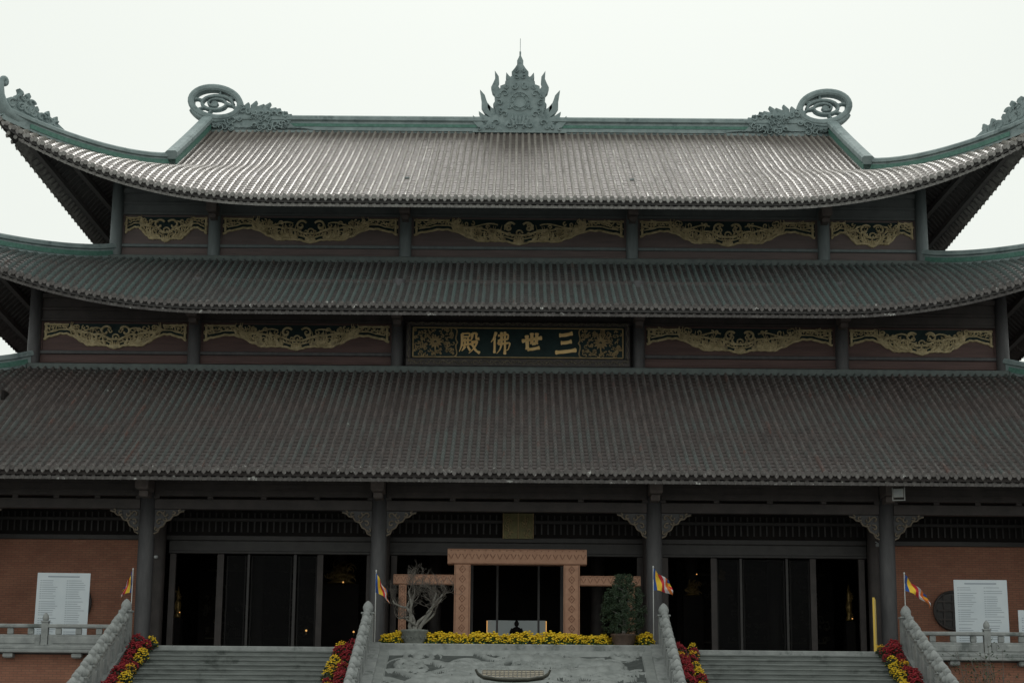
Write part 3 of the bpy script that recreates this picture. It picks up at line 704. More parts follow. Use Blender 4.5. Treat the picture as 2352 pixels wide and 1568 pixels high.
def leaf(u0,u1):
    xa=at(u0,1380,yd)[0]; xb=at(u1,1380,yd)[0]
    b=MB(); b.span(xa+.02,xb-.02,yd+.02,yd+.035,.12,zD-.05); o=b.build('door_leaf',M['glass'],H)
    f=MB()
    f.ribbon([(xa+.05,.14),(xb-.05,.14),(xb-.05,zD-.07),(xa+.05,zD-.07),(xa+.05,.14)],.05,lambda x,y,d: Vector((x,yd+.02+d,y)),.01,.01)
    f.build('leaf_frame',M['frame_dark'],o)
for a,b_ in ((515,564),(572,670),(1705,1805),(1645,1700),(1812,1862),(680,727)): leaf(a,b_)
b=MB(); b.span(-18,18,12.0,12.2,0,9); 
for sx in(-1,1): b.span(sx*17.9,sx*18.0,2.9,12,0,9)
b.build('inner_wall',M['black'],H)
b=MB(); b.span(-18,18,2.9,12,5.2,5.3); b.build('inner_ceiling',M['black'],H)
for x in (-9.5,-6.5,6.5,9.5,-3,3): column(x,8,0,5.2,.25,M['wood'])

# ---------------------------------------------------------------- gilded things seen through the doors
def gilt(u,v,Y,h,w_,label,name='gilded_altar_piece'):
    x,z=at(u,v,Y); b=thing(name,label,'altar ornament',(x,Y,0.0))
    s_=MB(); z0=max(.02,z-h)
    s_.box(0,0,z0/2,w_*1.2,.5,z0,0,.04); s_.build('plinth',M['black'],b)
    s_=MB(); s_.lathe([(w_*.42,0),(w_*.5,h*.06),(w_*.3,h*.14),(w_*.42,h*.3),(w_*.46,h*.42),(w_*.28,h*.56),(w_*.32,h*.68),(w_*.2,h*.8),(w_*.06,h)],0,0,z0,14)
    for i in range(14):
        t=i*.63; s_.ribbon(spiral(w_*.36*math.cos(t),z0+h*(.1+.055*i),w_*.16,.02,t,5,8),.03,lambda x,y,d: Vector((x,-w_*.42+d,y)),.02,.02)
    s_.build('gilded_body',M['gold_dim'],b); return b
gilt(410,1345,4.8,1.1,.26,'tall gilded carving glinting inside the far left doorway')
gilt(785,1290,7.0,.8,1.1,'wide gilded altar canopy inside the left doorway beside the bare potted tree')
gilt(1657,1305,5.5,.45,.25,'small gilded lantern ornament inside the right doorway near its left post')
gilt(1948,1340,4.8,1.3,.26,'tall gilded carving glinting inside the far right doorway')
gilt(1590,1330,7.5,.6,.6,'broad gilded altar ornament behind the right doorway nearest the carved ramp')
def screen(x,label,seed):
    t=thing('gilded_screen',label,'altar screen',(x,8.8,0)); r_=random.Random(seed)
    b=MB(); b.box(0,0,1.9,5.8,.12,3.8,0,.02); b.build('backing',M['black'],t)
    b=MB()
    for i in range(160):
        xx=r_.uniform(-2.7,2.7); zz=.9+2.7*r_.random()**1.4; r0=r_.uniform(.04,.12)
        b.ribbon(spiral(xx,zz,r0,.02,r_.uniform(0,6),r_.choice((-1,1))*5,8),.06,lambda X_,Y_,d: Vector((X_,-.08+d,Y_)),.02,.05)
    b.box(0,-.1,3.3,5.2,.08,.06); b.box(0,-.1,.8,5.2,.08,.05); b.build('gilded_relief',M['gold_screen'],t)
screen(-8.9,'faint gilded altar screen deep inside the left door bay',3)
screen(8.9,'faint gilded altar screen deep inside the right door bay',8)
for (u,v,Y,r,lab) in ((703,1447,2.42,.035,'small orange lamp glowing low in the left doorway'),(788,1336,5.6,.03,'orange lamp in front of the wide gilded canopy'),(812,1450,5,.035,'orange lamp low beside the doorway post at the bare tree'),(1600,1318,5.2,.02,'warm lamp high in the right doorway nearest the carved ramp'),(1957,1420,4.0,.02,'warm lamp beside the tall carving in the far right doorway'),(412,1405,4.0,.02,'warm lamp beside the tall carving in the far left doorway')):
    x,z=at(u,v,Y); t=thing('altar_lamp',lab,'lamp',(x,Y,z),group='lit lamps inside the hall')
    m_=MB(); m_.lathe([(r*.3,-r),(r,-r*.4),(r,r*.4),(r*.4,r)],n=10); m_.build('bulb',M['lamp'],t)
    m_=MB(); m_.tube([(0,0,-r),(0,0,-r*3)],r*.3,6); m_.lathe([(r,-r*3.4),(r*.3,-r*3)],n=10); m_.build('lamp_stem',M['gold_dim'],t)
x0,z0=at(1120,1423,4.6); x1,_=at(1253,1423,4.6); xm=(x0+x1)/2
t=thing('altar_table','dark altar table with pale lit glass panels inside the central doorway','altar',(xm,4.6,0))
m_=MB(); m_.box(0,.1,.28,x1-x0+.2,.6,.56,0,.03); m_.build('table',M['wood'],t)
for sx in(-1,1):
    m_=MB(); m_.span(sx*.30,sx*(x1-x0)/2,.1,.14,.58,z0-.0); m_.build('lit_panel',M['lamp_white'],t)
    m_=MB(); m_.tube([(sx*((x1-x0)/2+.02),0,.56),(sx*((x1-x0)/2+.02),0,z0-.02)],.014,6); m_.build('side_lamp',M['lamp'],t)
m_=MB(); m_.span(-.30,.30,.16,.19,.58,z0); m_.build('lit_panel',M['lamp_white'],t)
st=MB()
st.lathe([(.26,0),(.28,.06),(.22,.1),(.27,.16),(.22,.24),(.14,.30),(.17,.38),(.13,.46),(.05,.5),(.05,.52),(.085,.56),(.09,.62),(.06,.68),(.03,.72),(.01,.73)],n=16)
st.tube([(-.15,0,.42),(-.21,-.05,.3),(-.1,-.17,.2),(.0,-.18,.18)],[.06,.055,.045,.04],8); st.tube([(.15,0,.42),(.21,-.05,.3),(.1,-.17,.2),(.0,-.18,.18)],[.06,.055,.045,.04],8)
st.tube([(-.24,-.04,.14),(-.12,-.2,.12),(.1,-.22,.12)],[.07,.07,.05],8); st.tube([(.24,-.04,.14),(.12,-.2,.13),(-.1,-.22,.13)],[.07,.07,.05],8)
so_=st.build('statue',M['black']); so_.location=(xm,4.35,.565); so_.scale=(.95,.95,1.0); tag(so_,'small dark seated statue on the altar in the central doorway','statue')

xa,za=at(1155,1178,2.35); xb,zb_=at(1226,1237,2.35)
t=thing('gilded_board','square dull gold carved board hanging above the central doorway','sign',((xa+xb)/2,2.35,zb_))
W_=xb-xa; h_=za-zb_
m_=MB(); m_.span(-W_/2,W_/2,0,.05,0,h_,0,.01); m_.build('board',M['gold_old'],t)
m_=MB()
for sx in(-1,1):
    for i in range(8): m_.ribbon(spiral(sx*W_*.25+R.uniform(-.1,.1),h_*(.1+.1*i),.08,.02,R.uniform(0,6),5,8),.03,lambda x,y,d: Vector((x,-.01+d,y)),.01,.02)
    m_.ribbon([(sx*W_*.48,0),(sx*W_*.48,h_)],.04,lambda x,y,d: Vector((x,-.005+d,y)),.01,.02)
m_.ribbon([(0,0),(0,h_)],.05,lambda x,y,d: Vector((x,-.005+d,y)),.01,.02); m_.build('carved_relief',M['gold_plaque'],t)

# ---------------------------------------------------------------- terracotta portal in the centre
yp=.6
def X(u): return at(u,1380,yp)[0]
t=thing('portal_frame','terracotta coloured patterned portal with side wings before the central doorway','portal',(0,yp,0))
zl1=Z(1262,yp); zl0=Z(1297,yp); zw1=Z(1321,yp); zw0=Z(1344,yp)
def deco(mb,x0,x1,z0,z1,y,vert):
    if vert:
        n=int((z1-z0)/.3); 
        for i in range(n):
            zc=z0+(i+.5)*(z1-z0)/n; xc=(x0+x1)/2; r_=.10
            mb.ribbon([(xc-r_,zc),(xc,zc+r_*1.2),(xc+r_,zc),(xc,zc-r_*1.2),(xc-r_,zc)],.025,lambda x,y_,d: Vector((x,y+d,y_)),.004,.008)
            mb.box(xc,y-.004,zc,.05,.014,.05)
    else:
        n=int((x1-x0)/.22)
        for i in range(n):
            xc=x0+(i+.5)*(x1-x0)/n; zc=(z0+z1)/2; r_=.08
            mb.ribbon([(xc-r_,zc+r_),(xc,zc-r_),(xc+r_,zc+r_)],.025,lambda x,y_,d: Vector((x,y+d,y_)),.004,.008)
            mb.box(xc,y-.004,z1-.06,.04,.014,.04)
def pbox(name,x0,x1,z0,z1,dep,vert):
    m_=MB(); m_.span(x0,x1,-dep/2,dep/2,z0,z1,0,.015); o=m_.build(name,M['copper'],t)
    d=MB(); deco(d,x0,x1,z0,z1,-dep/2-.006,vert); 
    if vert:
        for xx in(x0+.04,x1-.04): d.box(xx,-dep/2-.004,(z0+z1)/2,.02,.014,(z1-z0)*.98)
    else:
        for zz in(z0+.03,z1-.03): d.box((x0+x1)/2,-dep/2-.004,zz,(x1-x0)*.99,.014,.02)
    d.build('incised_pattern',M['copper_dark'],o)
pbox('lintel',X(1027),X(1347),zl0,zl1,.5,False)
pbox('pillar',X(1043),X(1080),0,zl0-.003,.42,True); pbox('pillar',X(1294),X(1331),0,zl0-.003,.42,True)
pbox('wing_beam',X(903),X(1042),zw0,zw1,.3,False); pbox('wing_beam',X(1332),X(1471),zw0,zw1,.3,False)
pbox('wing_post',X(916),X(933),0,zw0-.003,.25,True); pbox('wing_post',X(1441),X(1458),0,zw0-.003,.25,True)

# ---------------------------------------------------------------- staircases, ramp, balustrades
SL=.375
def stair(x0,x1,label):
    b=MB()
    for i in range(28):
        y1=-3.0-.4*i; z=-.15*(i+1)
        b.span(x0,x1,y1-.40,y1-.003,-4.19,z-.0,0,0)
        b.span(x0,x1,y1-.43,y1-.004,z-.045,z+.003,0,.008)
    tag(b.build('staircase',M['stone_dark']),label,'stairs')
stair(-11.75,-4.75,'wide grey stone staircase left of the carved ramp'); stair(4.75,11.75,'wide grey stone staircase right of the carved ramp')
b=MB(); b.span(-31,31,-3.06,-2.5,-.16,.0,0,.02); tag(b.build('terrace_coping',M['stone']),'pale stone coping along the front edge of the terrace','coping',kind='structure')
t=thing('carved_ramp','sloping grey stone slab carved with dragons and clouds between the two staircases','stone carving',(0,-3,0))
nx,ny=340,280; vs=[];fs=[];hh_=[]
rr=random.Random(11); cen=[(rr.uniform(-3.6,3.6),rr.uniform(0.4,11),rr.uniform(.3,.75),rr.uniform(0,6),rr.choice((-1,1))) for _ in range(120)]
pathp=[(3.0*math.sin(i*.11),.95+i*.055) for i in range(185)]
bars=[]
for i in range(90):
    x=rr.uniform(-3.5,3.5); y=rr.uniform(.7,8); bars.append((x,y,rr.uniform(.5,1.4),rr.uniform(-.6,.6)))
def relief(x,s_):
    h=0
    if abs(x)>3.85 or s_<.55: return .15
    for (cx,cy,r,ph,sg) in cen:
        dx=x-cx; dy=s_-cy
        if abs(dx)<r and abs(dy)<r:
            d=math.hypot(dx,dy)
            if d<r:
                a=math.atan2(dy,dx)*sg
                h=max(h,.13*(1-(d/r)**3)*(.5+.5*math.sin(d*20-a+ph)))
    for (bx,by,ln,sl) in bars:
        dx=x-bx
        if abs(dx)<ln:
            dd=abs(s_-by-sl*dx-.14*math.sin(dx*5)); ww=.11*(1-abs(dx)/ln)+.03
            if dd<ww: h=max(h,.13*math.sqrt(1-(dd/ww)**2))
    return h
for j in range(ny+1):
    s_=11.2*(j/ny)**1.6
    near=[p for p in pathp if abs(p[1]-s_)<.34]
    for i in range(nx+1):
        x=-4.15+8.3*i/nx; h=relief(x,s_)
        if abs(x)<=3.85 and s_>=.55:
            for p in near:
                d=math.hypot(x-p[0],s_-p[1])
                if d<.24: h=max(h,.10+.12*math.sqrt(1-(d/.24)**2)*(.75+.25*math.sin(p[1]*70)))
        hh_.append(h); vs.append((x,-s_,-SL*s_+h-.05))
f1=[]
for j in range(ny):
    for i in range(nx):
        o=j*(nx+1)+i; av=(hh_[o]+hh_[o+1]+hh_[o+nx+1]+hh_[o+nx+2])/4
        (fs if av>.045 else f1).append((o,o+1,o+nx+2,o+nx+1))  # low faces take the painted shade colour
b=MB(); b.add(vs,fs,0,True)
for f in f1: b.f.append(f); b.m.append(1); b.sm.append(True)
b.build('relief_slab',[M['relief'],M['relief_shade']],t)
b=MB()
for sx in(-1,1): b.sweep([(sx*4.3,0,0),(sx*4.3,-11.2,-4.2)],[(-.18,-1.2),(-.18,.17),(.18,.17),(.18,-1.2)])
b.span(-4.15,4.15,-.45,0.0,-.3,.11,0,.03)
b.build('stone_border',M['stone'],t)

def post(mb,x,y,z,h,w_):
    mb.box(x,y,z+h*.36,w_,w_,h*.72,0,.02); mb.box(x,y,z+h*.73,w_*1.2,w_*1.2,h*.04,0,.01)
    r=w_*.5
    mb.lathe([(r*.7,0),(r*.95,h*.05),(r*1.0,h*.11),(r*.8,h*.17),(r*.45,h*.22),(r*.1,h*.25)],x,y,z+h*.75,10)
def slope_bal(x,label):
    t=thing('stair_balustrade',label,'balustrade',(x,-3,0),group=None)
    b=MB(); b.sweep([(0,0,0),(0,-11.2,-4.2)],[(-.2,-1.0),(-.2,.12),(.2,.12),(.2,-1.0)]); b.build('stringer',M['stone'],t)
    b=MB(); b.sweep([(0,0,0),(0,-11.2,-4.2)],[(-.11,.72),(-.11,.86),(.11,.86),(.11,.72)]); b.build('handrail',M['stone'],t)
    b=MB(); b.sweep([(0,0,0),(0,-11.2,-4.2)],[(-.06,.12),(-.06,.52),(.06,.52),(.06,.12)])
    for i in range(22):
        s_=.25+i*.5; b.lathe([(.06,0),(.09,.06),(.06,.13),(.05,.2)],0,-s_,-SL*s_+.52,8)
    b.build('carved_panel',M['stone'],t)
    for i in range(13):
        s_=.02+i*.92; p=MB(); post(p,0,0,0,1.28 if i else 1.42,.28 if i else .33); p.build('post',M['stone'],t,(0,-s_,-SL*s_+.0))
        if i<12:
            for kk in(.31,.61):
                p=MB(); s2=s_+kk; p.lathe([(.12,0),(.18,.10),(.15,.2),(.07,.26),(.12,.34),(.09,.40),(.03,.46)],0,0,0,8); p.build('finial',M['stone'],t,(0,-s2,-SL*s2+.84))
slope_bal(-12.0,'stone balustrade down the outer side of the left staircase')
slope_bal(-4.55,'stone balustrade between the left staircase and the carved ramp')
slope_bal(4.55,'stone balustrade between the carved ramp and the right staircase')
slope_bal(12.0,'stone balustrade down the outer side of the right staircase')
def terr_bal(sx,label):
    t=thing('terrace_balustrade',label,'balustrade',(sx*12.35,-3,0))
    L_=18
    b=MB(); b.span(0,sx*L_,-.35,.25,-.26,-.16,0,.02); b.span(0,sx*L_,-.28,.2,-.158,-.05,0,.02)
    for i in range(9): b.span(sx*(1.05+i*2.1)-.15,sx*(1.05+i*2.1)+.15,-.3,.1,-.42,-.262,0,.04)
    b.build('base_slab',M['stone'],t)
    b=MB(); b.span(0,sx*L_,-.09,.09,.50,.62,0,.03); b.build('handrail',M['stone'],t)
    for i in range(8):
        x0=.15+i*2.1; 
        b=MB(); b.span(sx*(x0),sx*(x0+1.85),-.05,.05,-.05,.30,0,.01); b.span(sx*(x0+.15),sx*(x0+1.7),-.075,.075,.02,.22,0,.02)
        for k_ in(.3,.93,1.55): b.span(sx*(x0+k_)-.09,sx*(x0+k_)+.09,-.05,.05,.30,.50,0,.03)
        b.build('carved_panel',M['stone'],t)
        p=MB(); post(p,0,0,0,1.02,.20); p.build('post',M['stone'],t,(sx*(x0+1.97),0,-.05))
terr_bal(-1,'low stone balustrade along the left terrace below the leaning white board')
terr_bal(1,'low stone balustrade along the right terrace below the round window')

# ---------------------------------------------------------------- boards
def board(u0,u1,vtop,Y,label,rz=0,lean=.05,cols=2,h=None):
    xa,zt=at(u0,vtop,Y); xb,_=at(u1,vtop,Y); W_=xb-xa
    t=thing('notice_board',label,'notice board',((xa+xb)/2,Y,0),rz)
    t.rotation_euler=(-lean,0,rz)
    m_=MB(); m_.span(-W_/2,W_/2,0,.03,.12,zt,0,.005); bo=m_.build('panel',M['white'],t)
    m_=MB(); r_=random.Random(int(u0))
    m_.span(-W_*.3,W_*.3,-.006,-.002,zt-.14,zt-.10)
    for c in range(cols):
        cx=-W_/2+W_*(c+.5)/cols
        z_=zt-.24
        while z_>.25:
            ln=W_*.36*r_.uniform(.55,1.0)
            m_.span(cx-W_*.19,cx-W_*.19+.05,-.006,-.002,z_-.02,z_); m_.span(cx-W_*.15,cx-W_*.15+ln*.9,-.006,-.002,z_-.016,z_); z_-=.07
            if r_.random()<.15: z_-=.04
    m_.build('printed_lines',M['ink'],bo)
    m_=MB()
    for sx in(-1,1): m_.tube([(sx*W_*.4,.04,zt*.9),(sx*W_*.4,.5,0)],.02,6)
    for sx in(-1,1): m_.span(sx*W_*.4-.02,sx*W_*.4+.02,.03,.05,0,zt*.9)
    m_.build('stand',M['metal'],t)
board(85,205,1313,-1.2,'white printed board standing before the left brick wall, tilted slightly',rz=.06,lean=.06)
board(2191,2312,1330,-1.2,'white printed board standing before the right brick wall beside the round window',rz=-.03,lean=.04)
board(2338,2460,1400,-1.3,'lower white board cut by the right edge of the photo',rz=0,lean=.04)
x,zt=at(2008,1376,-1.0)
t=thing('standing_sign','narrow white sign with yellow edge standing by the right front column','sign',(x,-1.0,0),math.radians(77))
m_=MB(); m_.span(-.45,.45,0,.03,.35,zt); m_.build('panel',M['white'],t)
m_=MB(); m_.span(-.49,-.455,-.02,.05,0,zt+.03); m_.span(.455,.49,-.02,.05,0,zt+.03); m_.span(-.455,.455,-.01,.04,zt,zt+.03); m_.build('frame',M['signyellow'],t)
m_=MB(); m_.box(0,.0,.03,1.1,.4,.06,0,.01); m_.build('foot',M['metal'],t)

x,z=at(2063,1132,-1.35)
t=thing('floodlight','pale boxy floodlight fixed at the head of the right front column','floodlight',(x,-1.35,z),-.3)
m_=MB(); m_.box(0,0,0,.32,.16,.28,0,.02); m_.build('housing',M['pole'],t)
m_=MB(); m_.box(0,-.085,0,.24,.01,.18); m_.build('lamp_glass',M['metal'],t)
m_=MB(); m_.box(-.19,.06,-.02,.03,.1,.40); m_.box(.19,.06,-.02,.03,.1,.40); m_.box(0,.1,-.22,.41,.05,.03); m_.build('mounting_frame',M['pole'],t)
x,z=at(2019,1251,1.7)
t=thing('security_camera','small white camera on the inner post right of the right doorway','camera',(x,1.7,z),.4)
m_=MB(); m_.box(0,0,0,.11,.26,.11,0,.02); m_.build('housing',M['metal'],t)
m_=MB(); m_.tube([(0,-.13,0),(0,-.15,0)],.035,10); m_.build('lens',M['frame'],t)
m_=MB(); m_.tube([(0,.05,.05),(0,.2,.12)],.02,6); m_.build('mount',M['metal'],t)
x,z=at(358,1278,1.9)
t=thing('wall_speaker','small pale device on the inner column left of the left doorway','device',(x,1.9,z))
m_=MB(); m_.box(0,0,0,.12,.1,.1,0,.02); m_.tube([(0,-.05,0),(0,-.09,0)],[.03,.045],10); m_.build('housing',M['metal'],t)

# ---------------------------------------------------------------- flags
def flag(u,vtop,dx,dz,hoist,label,seed,sw=.25,zbase=0.0):
    x,zt=at(u,vtop,-2.75); 
    t=thing('flag',label,'flag',(x,-2.75,zbase),group='striped flags at the stair heads')
    m_=MB(); m_.tube([(0,0,0),(0,0,zt-zbase)],.015,6); m_.lathe([(.02,0),(.03,.02),(.01,.06)],0,0,zt-zbase,8); m_.build('pole',M['pole'],t)
    r_=random.Random(seed); nu,nv=40,14; vs=[];fs=[];mi=[]
    ph=r_.uniform(0,6); sg=1 if dx>=0 else -1
    for i in range(nu+1):
        a=i/nu
        for j in range(nv+1):
            b_=j/nv
            w_=hoist*(1-sw*a)*b_
            xx=dx*a+sg*.16*b_*math.sin(a*2.4)+.025*math.sin(b_*6+ph+a*9)*min(1,a*3)
            yy=-.05-.10*math.sin(a*11+b_*4+ph)-.06*math.sin(b_*9+ph)*a
            zz=(zt-zbase)-.03-w_+dz*(a**1.15)-.06*math.sin(a*PI)*(1-b_)
            vs.append((xx,yy,zz))
    for i in range(nu):
        a=(i+.5)/nu; st=0 if a<.12 else 1 if a<.32 else 2 if a<.50 else 3 if a<.68 else 4 if a<.86 else 5
        for j in range(nv):
            o=i*(nv+1)+j; fs.append((o,o+1,o+nv+2,o+nv+1))
            mi.append(st if st<5 else (j*5)//nv)
    m_=MB(); m_.add(vs,fs,0,True); m_.m=mi
    m_.build('cloth',[M['f_blue'],M['f_yel'],M['f_red'],M['f_whi'],M['f_ora']],t)
flag(305,1308,-.22,-.50,.66,'limp striped flag at the head of the outer left balustrade, mostly yellow and orange',1,.40)
flag(864,1312,.34,-.56,.62,'hanging blue, yellow, red and white flag left of the carved ramp',2,.25)
flag(1500,1303,.50,-.36,.66,'flag blown to the right on a white pole right of the carved ramp',3,.25)
flag(2076,1318,.66,-.62,.48,'striped flag trailing down to the right before the right brick wall',4,.15)

# ---------------------------------------------------------------- flowers
def clump_mesh(seed,nb,w_=.42,h=.42,fine=1.0):
    r_=random.Random(seed)
    f=MB()
    for i in range(260):
        a=r_.uniform(0,2*PI); rad=w_*.58*math.sqrt(r_.random()); z=h*(.25+.74*r_.random()*(1-(rad/(w_*.66))**2))
        c=Vector((rad*math.cos(a),rad*math.sin(a),z)); u_=Vector((r_.gauss(0,1),r_.gauss(0,1),r_.gauss(0,.5))).normalized()*.045; v_=u_.cross(Vector((r_.gauss(0,1),r_.gauss(0,1),1))).normalized()*.022
        f.add([c-u_,c-v_,c+u_,c+v_],[(0,1,2,3)],0)
    b=MB()
    for i in range(nb):
        a=r_.uniform(0,2*PI); q=math.sqrt(r_.random()); rad=w_*.56*q
        z=h*(.66+.42*(1-q*q))+r_.uniform(-.06,.05)
        if q>.7: z-=r_.uniform(0,.16)
        r0=r_.uniform(.026,.044)*fine
        b.lathe([(r0*.5,-r0*.5),(r0,0),(r0*.8,r0*.45),(r0*.25,r0*.6)],rad*math.cos(a),rad*math.sin(a),z,6)
    p=MB(); p.lathe([(w_*.28,0),(w_*.36,h*.38),(w_*.38,h*.4),(w_*.34,h*.41)],0,0,0,10)
    return f,b,p
protos={}
def clump(kind,loc,label,group,rz=0,sc=1):
    if kind not in protos:
        nb,fine={'yellow':(120,1),'red':(105,.82),'orange':(62,.8),'gold':(58,.8)}[kind]
        f,b,p=clump_mesh(len(kind)*3,nb,fine=fine)
        t=thing('flower_pot',label,'flowers',loc,rz,group)
        f.build('foliage',M['leaf_light'] if kind=='yellow' else M['leaf'],t); b.build('blossoms',M['yellow' if kind=='gold' else kind],t); p.build('pot',M['pot_brown'],t)
        protos[kind]=t
    else:
        t=copy_tree(protos[kind]); t['label']=label; t['group']=group; t.location=loc; t.rotation_euler=(0,0,rz)
    t.scale=(sc,sc,sc); return t
yx=at(872,1470,-2.65)[0]; ye_=at(1497,1470,-2.65)[0]; n=25
potL=at(952,1470,-2.65)[0]; potR=at(1432,1470,-2.65)[0]
for row in range(2):
    for i in range(n):
        x=yx+(ye_-yx)*(i+.5+.25*row)/n
        if row==0 and (abs(x-potL)<.42 or abs(x-potR)<.38): continue
        clump('yellow',(x+R.uniform(-.05,.05),-2.72+.34*row,0),'pot of yellow chrysanthemums in the row along the head of the carved ramp','yellow chrysanthemums above the ramp',R.uniform(0,6),R.uniform(.84,1.14))
names={-11.55:'outer side of the left staircase',-5.0:'inner side of the left staircase',5.0:'inner side of the right staircase',11.55:'outer side of the right staircase'}
cn={'red':'dark red','orange':'orange','gold':'yellow'}
for x0,nm in names.items():
    inn=1 if x0 in(-11.55,5.0) else -1
    for i in range(13):
        s_=.2+i*.4; y=-3-s_; z=-.15*(int(s_/.4)+1)+.004
        k1='red' if R.random()<.88 else 'orange'
        clump(k1,(x0+R.uniform(-.06,.06),y,z),'pot of '+cn[k1]+' chrysanthemums on the '+nm,cn[k1]+' flowers down the '+nm,R.uniform(0,6),R.uniform(.75,1.08))
        q=R.random(); k2='red' if q<.30 else ('orange' if q<.62 else 'gold')
        clump(k2,(x0+inn*.36+R.uniform(-.07,.07),y+R.uniform(-.08,.0),z),'pot of '+cn[k2]+' chrysanthemums on the '+nm,cn[k2]+' flowers down the '+nm,R.uniform(0,6),R.uniform(.65,.95))

# ---------------------------------------------------------------- potted trees
x=potL
t=thing('potted_tree','leafless gnarled tree in a grey carved pot left of the portal','potted tree',(x,-2.75,0))
m_=MB(); m_.lathe([(.26,0),(.30,.05),(.28,.1),(.38,.28),(.40,.46),(.44,.50),(.42,.55),(.34,.55)],0,0,0,20)
for i in range(8):
    a=-PI*i/7; m_.ribbon(spiral(0,.3,.07,.02,i,5,8),.02,lambda X_,Y_,d,a=a: Vector(((.40-d)*math.cos(a)-X_*math.sin(a),(.40-d)*math.sin(a)+X_*math.cos(a),Y_)),.01,.01)
m_.build('pot',M['pot'],t)
tr=MB(); tw=MB(); r_=random.Random(21)
def branch(p,d,L_,r0,dep):
    n=5; pts=[p]; q=p.copy(); dd=d.copy()
    for i in range(n):
        pull=Vector((-q.x*.10,-q.y*.1,.05))
        dd=(dd+Vector((r_.gauss(0,.26),r_.gauss(0,.2),r_.gauss(0,.14)))+pull).normalized(); q=q+dd*L_/n; pts.append(q.copy())
    (tr if dep<3 else tw).tube(pts,[max(.0032,r0*(1-.45*i/n)) for i in range(n+1)],6 if dep<3 else 3,cap=False)
    if dep>=6: return
    k=3
    for i in range(k):
        a=Vector((r_.gauss(0,.66),r_.gauss(0,.55),r_.gauss(.22,.45))); branch(pts[-1 if i==0 else r_.randint(1,n)],(dd*1.0+a).normalized(),L_*r_.uniform(.58,.78),r0*(.42 if dep>1 else .62),dep+1)
for (dx,sx) in ((-.10,-.20),(0.02,.05),(.12,.26),(-.04,-.05)):
    branch(Vector((dx,0,.5)),Vector((sx,r_.uniform(-.1,.1),1)).normalized(),r_.uniform(.72,.90),.066,1)
tr.build('trunk',M['bark'],t); tw.build('twigs',M['twig'],t)
x=potR
t=thing('potted_tree','dense dark green rounded cone tree in a brown pot right of the portal','potted tree',(x,-2.75,0))
m_=MB(); m_.lathe([(.24,0),(.28,.05),(.27,.1),(.36,.26),(.38,.40),(.42,.44),(.40,.48),(.32,.48)],0,0,0,20); m_.build('pot',M['pot_brown'],t)
m_=MB(); m_.tube([(0,0,.45),(.04,0,.8),(-.03,.02,1.2),(.0,0,2.1)],[.07,.06,.05,.015],7)
for i in range(14):
    a=i*2.4; z=.6+i*.1; m_.tube([(0,0,z),(.3*math.cos(a),.3*math.sin(a),z+.15),(.5*math.cos(a)*(1-i/20),.5*math.sin(a)*(1-i/20),z+.2)],[.025,.015,.006],5)
m_.build('trunk',M['bark'],t)
def leaves(mb,c,rad,n,ls,r_):
    for i in range(n):
        v=Vector((r_.gauss(0,1),r_.gauss(0,1),r_.gauss(0,1))).normalized()*rad*(r_.random()**.35)
        p=c+v; u_=Vector((r_.gauss(0,1),r_.gauss(0,1),r_.gauss(0,.7))).normalized()*ls; w_=u_.cross(Vector((r_.gauss(0,1),r_.gauss(0,1),r_.gauss(0,1)))).normalized()*ls*.5
        mb.add([p-u_,p-w_,p+u_,p+w_],[(0,1,2,3)],0 if r_.random()<.85 else 1)
m_=MB(); r_=random.Random(5)
for i in range(420):
    f=r_.random(); z=.5+1.76*f; mr=.72*(max(0,1-((f-.25)/.80)**2))**.6 if f>.25 else .72*(.86+.14*f/.25)
    a=r_.uniform(0,2*PI); q=mr*math.sqrt(r_.random())*r_.uniform(.90,1.03)
    leaves(m_,Vector((q*math.cos(a),q*math.sin(a),z)),r_.uniform(.06,.12),50,.024,r_)
m_.build('crown',[M['leaf'],M['leaf_mid']],t)
def shrub(x,y,h,sp,label,seed,nl=9):
    t=thing('shrub',label,'shrub',(x,y,-4.2)); r_=random.Random(seed); st=MB(); lf=MB()
    for i in range(26):
        a=r_.uniform(0,2*PI); tx=sp*r_.uniform(.2,1)*math.cos(a); ty=sp*.6*r_.uniform(.2,1)*math.sin(a); hh=h*r_.uniform(.65,1.02)
        pts=[Vector((tx*.1,ty*.1,0)),Vector((tx*.3,ty*.3,hh*.35)),Vector((tx*.7+r_.gauss(0,.08),ty*.7,hh*.7)),Vector((tx+r_.gauss(0,.1),ty,hh))]
        st.tube(pts,[.03,.022,.013,.004],5,cap=False)
        for k in range(nl*3):
            f=r_.uniform(.45,1); j=min(2,int(f*3)); p=pts[j].lerp(pts[j+1],f*3-j)+Vector((r_.gauss(0,.14),r_.gauss(0,.14),r_.gauss(0,.1)))
            leaves(lf,p,.07,3,.035,r_)
        for k in range(4):
            f=r_.uniform(.4,.95); j=min(2,int(f*3)); p=pts[j].lerp(pts[j+1],f*3-j); st.tube([p,p+Vector((r_.gauss(0,.2),r_.gauss(0,.2),.25))],[.008,.003],4,cap=False)
    st.build('stems',M['twig'],t); lf.build('foliage',[M['leaf'],M['leaf_light']],t)
shrub(14.2,-5.0,4.35,1.6,'thin leafy shrub growing before the right end of the terrace',3,7)
shrub(-16.2,-5.2,3.9,.7,'green shrub at the left edge before the brick terrace wall',4,14)

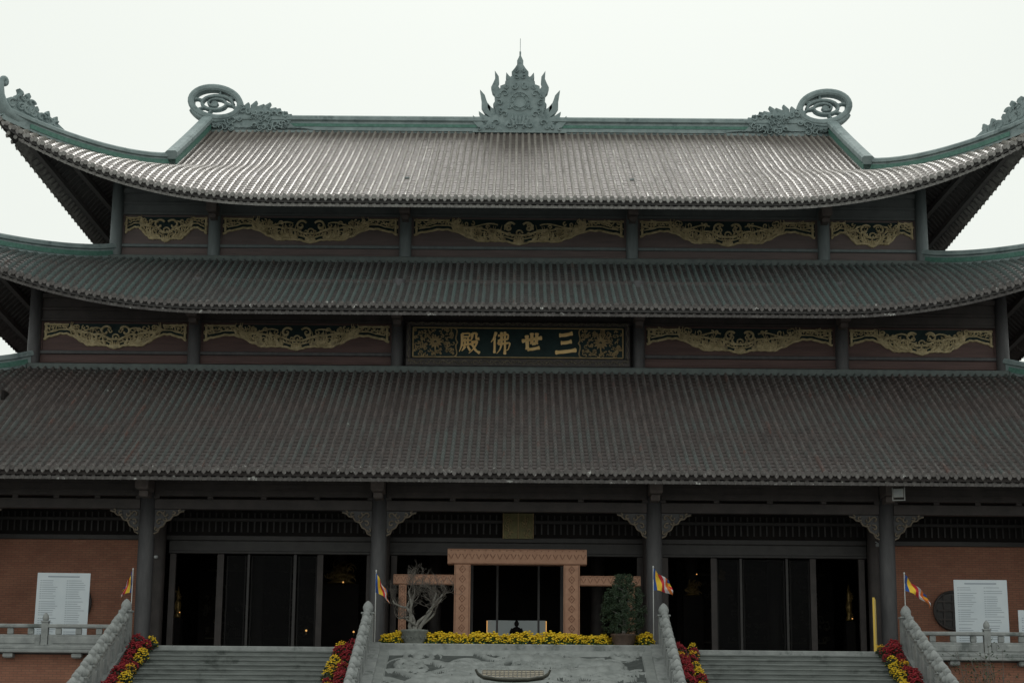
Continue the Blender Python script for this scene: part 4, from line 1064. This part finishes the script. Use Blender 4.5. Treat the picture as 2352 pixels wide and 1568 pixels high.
# ---------------------------------------------------------------- incense burner in front of the ramp
yb=-16.0; xb0,zrim=at(1178,1548,yb); Wb=(1256-1096)/4213*46
t=thing('incense_burner','dark bronze incense burner with mesh cover standing before the carved ramp','incense burner',(xb0,yb,-4.2))
hb=zrim+4.2
b=MB(); b.box(0,0,hb*.62,Wb*.8,.9,hb*.42,0,.08); b.box(0,0,hb*.82,Wb*.86,.98,.1,0,.03); b.box(0,0,hb*.42,Wb*.7,.8,.12,0,.04); b.build('body',M['bronze'],t)
for sx in(-1,1):
    for sy in(-1,1):
        b=MB(); b.tube([(sx*Wb*.3,sy*.3,hb*.45),(sx*Wb*.34,sy*.34,hb*.25),(sx*Wb*.33,sy*.33,.1),(sx*Wb*.37,sy*.36,0)],[.14,.10,.08,.12],10); b.build('leg',M['bronze'],t)
b=MB()
for sy in(-.52,.52):
    pts=[(-Wb*.5,sy,hb+.10),(-Wb*.47,sy,hb),(-Wb*.40,sy,hb-.07),(-Wb*.2,sy,hb-.12),(0,sy,hb-.13),(Wb*.2,sy,hb-.12),(Wb*.40,sy,hb-.07),(Wb*.47,sy,hb),(Wb*.5,sy,hb+.10)]
    b.tube(pts,[.025,.035,.04,.04,.04,.04,.04,.035,.025],8)
for sx in(-1,1): b.tube([(sx*Wb*.46,-.52,hb-.01),(sx*Wb*.46,.52,hb-.01)],.04,8)
b.build('rim',M['bronze'],t)
b=MB()
b.add([(-Wb*.42,.0,hb+.09),(Wb*.42,.0,hb+.09),(Wb*.42,.5,hb-.09),(-Wb*.42,.5,hb-.09)],[(0,1,2,3)])
b.add([(-Wb*.42,-.48,hb-.10),(Wb*.42,-.48,hb-.10),(Wb*.42,.0,hb+.09),(-Wb*.42,.0,hb+.09)],[(0,1,2,3)],0)
for i in range(15):
    xx=-Wb*.41+Wb*.82*i/14; b.tube([(xx,-.48,hb-.085),(xx,0,hb+.1)],.009,4,1,False)
for i in range(5):
    f=i/4; b.tube([(-Wb*.41,-.48+.47*f,hb-.08+.18*f),(Wb*.41,-.48+.47*f,hb-.08+.18*f)],.009,4,1,False)
b.build('mesh_cover',[M['mesh'],M['bronze']],t)
